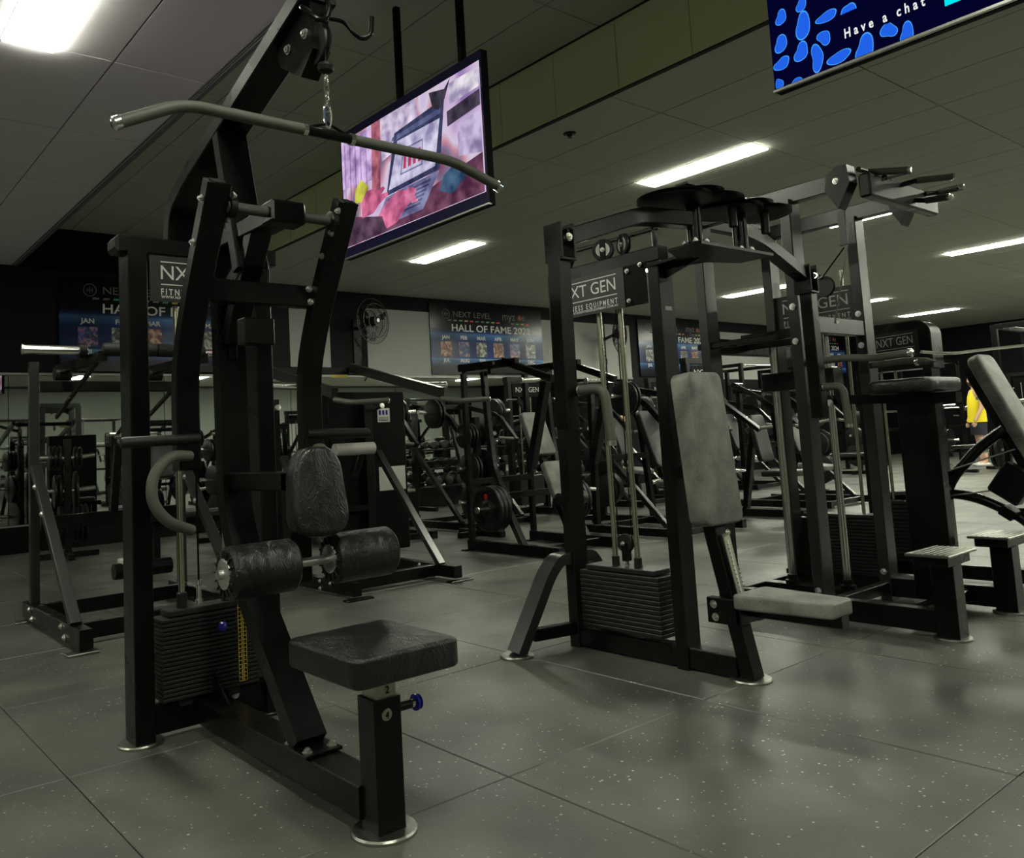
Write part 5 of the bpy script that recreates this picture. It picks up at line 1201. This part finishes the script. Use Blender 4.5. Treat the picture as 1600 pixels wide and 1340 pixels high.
proto_dumbbells('tiered black dumbbell rack along the mirrors behind the machine rows', 8.3, 10.25, 0, 8)
proto_dumbbells('second tiered dumbbell rack along the mirrors, nearer the third poster', 11.2, 10.25, 0, 8)
# exercise balls on the wall shelf seen in the mirror side
for i, (x, lb) in enumerate(((2.3, 'grey exercise ball on the wall ledge above the left mirror machines'),)):
    pass
# ---------------------------------------------------------------- person in a yellow tank top
SKINM = mat('skin', (.62, .36, .26), .5); HAIRM = mat('dark_hair', (.03, .018, .012), .6, 0, (200, .5, 2)); TOPM = mat('yellow_cotton', (.80, .62, .01), .8, 0, (12, .3, 3)); SHORT = mat('navy_cotton', (.008, .009, .02), .8, 0, (14, .3, 3)); SHOE = mat('white_shoe', (.5, .5, .5), .6)
def skin_obj(par, name, verts, edges, radii, m, sub=2, root=0):
    me = bpy.data.meshes.new(name); me.from_pydata([tuple(v) for v in verts], edges, []); me.materials.append(m)
    o = bpy.data.objects.new(name, me); COL.objects.link(o); o.parent = par
    sk = o.modifiers.new('skin', 'SKIN'); sk.use_smooth_shade = True
    lay = me.skin_vertices[0] if me.skin_vertices else None
    if lay is None:
        bpy.context.view_layer.objects.active = o; lay = me.skin_vertices[0]
    for i, r in enumerate(radii): lay.data[i].radius = r if isinstance(r, tuple) else (r, r); lay.data[i].use_root = (i == root)
    ss = o.modifiers.new('sub', 'SUBSURF'); ss.levels = sub; ss.render_levels = sub
    return o
def person(x, y, rz):
    t = thing('person', 'person in a yellow tank top and dark shorts standing far back, turned towards the left', 'person')
    # faces -y locally, left = +x
    v = [(0, 0, .95), (0, .01, 1.10), (0, .015, 1.25), (0, .01, 1.38), (0, .0, 1.47), (0, -.01, 1.53),
         (.09, 0, .90), (.11, -.01, .70), (.11, 0, .48), (.115, .02, .28), (.115, .03, .09), (.12, -.06, .035),
         (-.09, 0, .90), (-.11, .02, .70), (-.115, .03, .48), (-.12, .05, .28), (-.12, .06, .09), (-.125, -.03, .035),
         (.17, .01, 1.41), (.21, .02, 1.34), (.25, .01, 1.13), (.24, -.10, .92), (.235, -.13, .85),
         (-.17, .01, 1.41), (-.21, .02, 1.34), (-.25, .02, 1.13), (-.24, -.06, .91), (-.235, -.09, .84)]
    e = [(0, 1), (1, 2), (2, 3), (3, 4), (4, 5), (0, 6), (6, 7), (7, 8), (8, 9), (9, 10), (10, 11), (0, 12), (12, 13), (13, 14), (14, 15), (15, 16), (16, 17),
         (3, 18), (18, 19), (19, 20), (20, 21), (21, 22), (3, 23), (23, 24), (24, 25), (25, 26), (26, 27)]
    r = [(.15, .11), (.145, .105), (.16, .115), (.15, .10), (.06, .06), (.055, .055), .095, .078, .056, .055, .038, .034, .095, .078, .056, .055, .038, .034,
         .06, .052, .04, .03, .03, .06, .052, .04, .03, .03]
    skin_obj(t, 'body', v, e, r, SKINM)
    # hands: palm is the arm's end; five short fingers each
    for s_, hx, hy, hz in ((1, .235, -.14, .84), (-1, -.235, -.10, .83)):
        for q in range(5):
            L_ = (.055, .07, .078, .072, .058)[q]
            if q == 0: p = [(hx-s_*.02, hy-.01, hz), (hx-s_*.045, hy-.03, hz-.03), (hx-s_*.045, hy-.035, hz-.055)]
            else: yy = -.035+q*.017; p = [(hx, hy+yy, hz-.01), (hx-s_*.005, hy+yy-.005, hz-.01-L_*.6), (hx-s_*.018, hy+yy-.01, hz-.015-L_)]
            skin_obj(t, 'finger', p, [(0, 1), (1, 2)], [.010, .009, .008], SKINM, 1)
    hd = part(t, 'head', MB().lathe((0, -.012, 1.50), (0, -.05, 1), [(0, .03), (.02, .055), (.06, .072), (.12, .083), (.17, .083), (.21, .068), (.235, .04), (.245, 0)], 20), SKINM)
    hc = V((0, -.018, 1.63)); hh = MB(); n1, n2 = 16, 8; vs = []; 
    for i in range(n2+1):
        ph = PI*.5*i/n2*1.15
        for j in range(n1):
            a = 2*PI*j/n1; fr = 1.0 if math.sin(a) > -.3 else .72
            ph2 = ph*fr; vs.append(hc+V((.090*math.sin(ph2)*math.cos(a), .096*math.sin(ph2)*math.sin(a)+.008, .125*math.cos(ph2))))
    fs = [(i*n1+j, i*n1+(j+1) % n1, (i+1)*n1+(j+1) % n1, (i+1)*n1+j) for i in range(n2) for j in range(n1)]
    part(hd, 'hair', MB().add(vs, fs), HAIRM)
    part(hd, 'beard', MB().add([(.07*math.cos(a)*k, -.02-.078*math.sin(a)*k, z) for z, k in ((1.60, 1.02), (1.565, 1.02), (1.53, .85)) for a in [PI*i/10 for i in range(11)]], [(i*11+j, i*11+j+1, (i+1)*11+j+1, (i+1)*11+j) for i in range(2) for j in range(10)]), HAIRM)
    part(hd, 'nose', MB().add([(0, -.095, 1.66), (.014, -.098, 1.615), (-.014, -.098, 1.615), (0, -.122, 1.618)], [(0, 2, 3), (0, 3, 1), (1, 3, 2)]), SKINM)
    part(hd, 'mouth', MB().box((-.022, -.103, 1.583), (.022, -.096, 1.590)), RED, smooth=0)
    for s_ in (-1, 1):
        part(hd, 'eye', MB().lathe((s_*.03, -.090, 1.655), (0, -1, 0), [(0, .011), (.004, .008), (.005, 0)], 10), BLK)
        part(hd, 'eyebrow', MB().box((s_*.03-.016, -.098, 1.672), (s_*.03+.016, -.088, 1.679)), HAIRM, smooth=0)
        part(hd, 'ear', MB().lathe((s_*.080, -.005, 1.64), (s_, 0, 0), [(0, .02), (.008, .026), (.014, .018), (.015, 0)], 12), SKINM)
    def shell(nm, rings, m, n=24, par=t):
        vs = []; 
        for (cx, cy, z, rx, ry) in rings: vs += [(cx+rx*math.cos(2*PI*j/n), cy+ry*math.sin(2*PI*j/n), z) for j in range(n)]
        part(par, nm, MB().add(vs, [(i*n+j, i*n+(j+1) % n, (i+1)*n+(j+1) % n, (i+1)*n+j) for i in range(len(rings)-1) for j in range(n)]), m)
    shell('tank_top', [(0, 0, .84, .20, .155), (0, 0, .95, .195, .15), (0, .0, 1.08, .19, .145), (0, .005, 1.22, .195, .145), (0, .005, 1.34, .175, .125), (0, .005, 1.42, .12, .085), (0, .005, 1.455, .075, .07)], TOPM)
    shell('shorts', [(0, 0, .98, .17, .13), (0, 0, .88, .185, .14), (0, 0, .80, .19, .14), (0, 0, .76, .185, .13)], SHORT)
    for s_, cy in ((1, -.005), (-1, .015)): shell('shorts_leg', [(s_*.095, cy, .82, .10, .125), (s_*.11, cy, .68, .10, .11), (s_*.112, cy, .60, .098, .105)], SHORT)
    for s_, yy in ((1, .0), (-1, .03)): part(t, 'shoe', MB().box((s_*.12-.045, yy-.16, 0), (s_*.12+.045, yy+.11, .075), .03), SHOE)
    t.location = (x, y, 0); t.rotation_euler = (0, 0, rz)
    return t
person(17.7, 6.40, math.radians(-140))
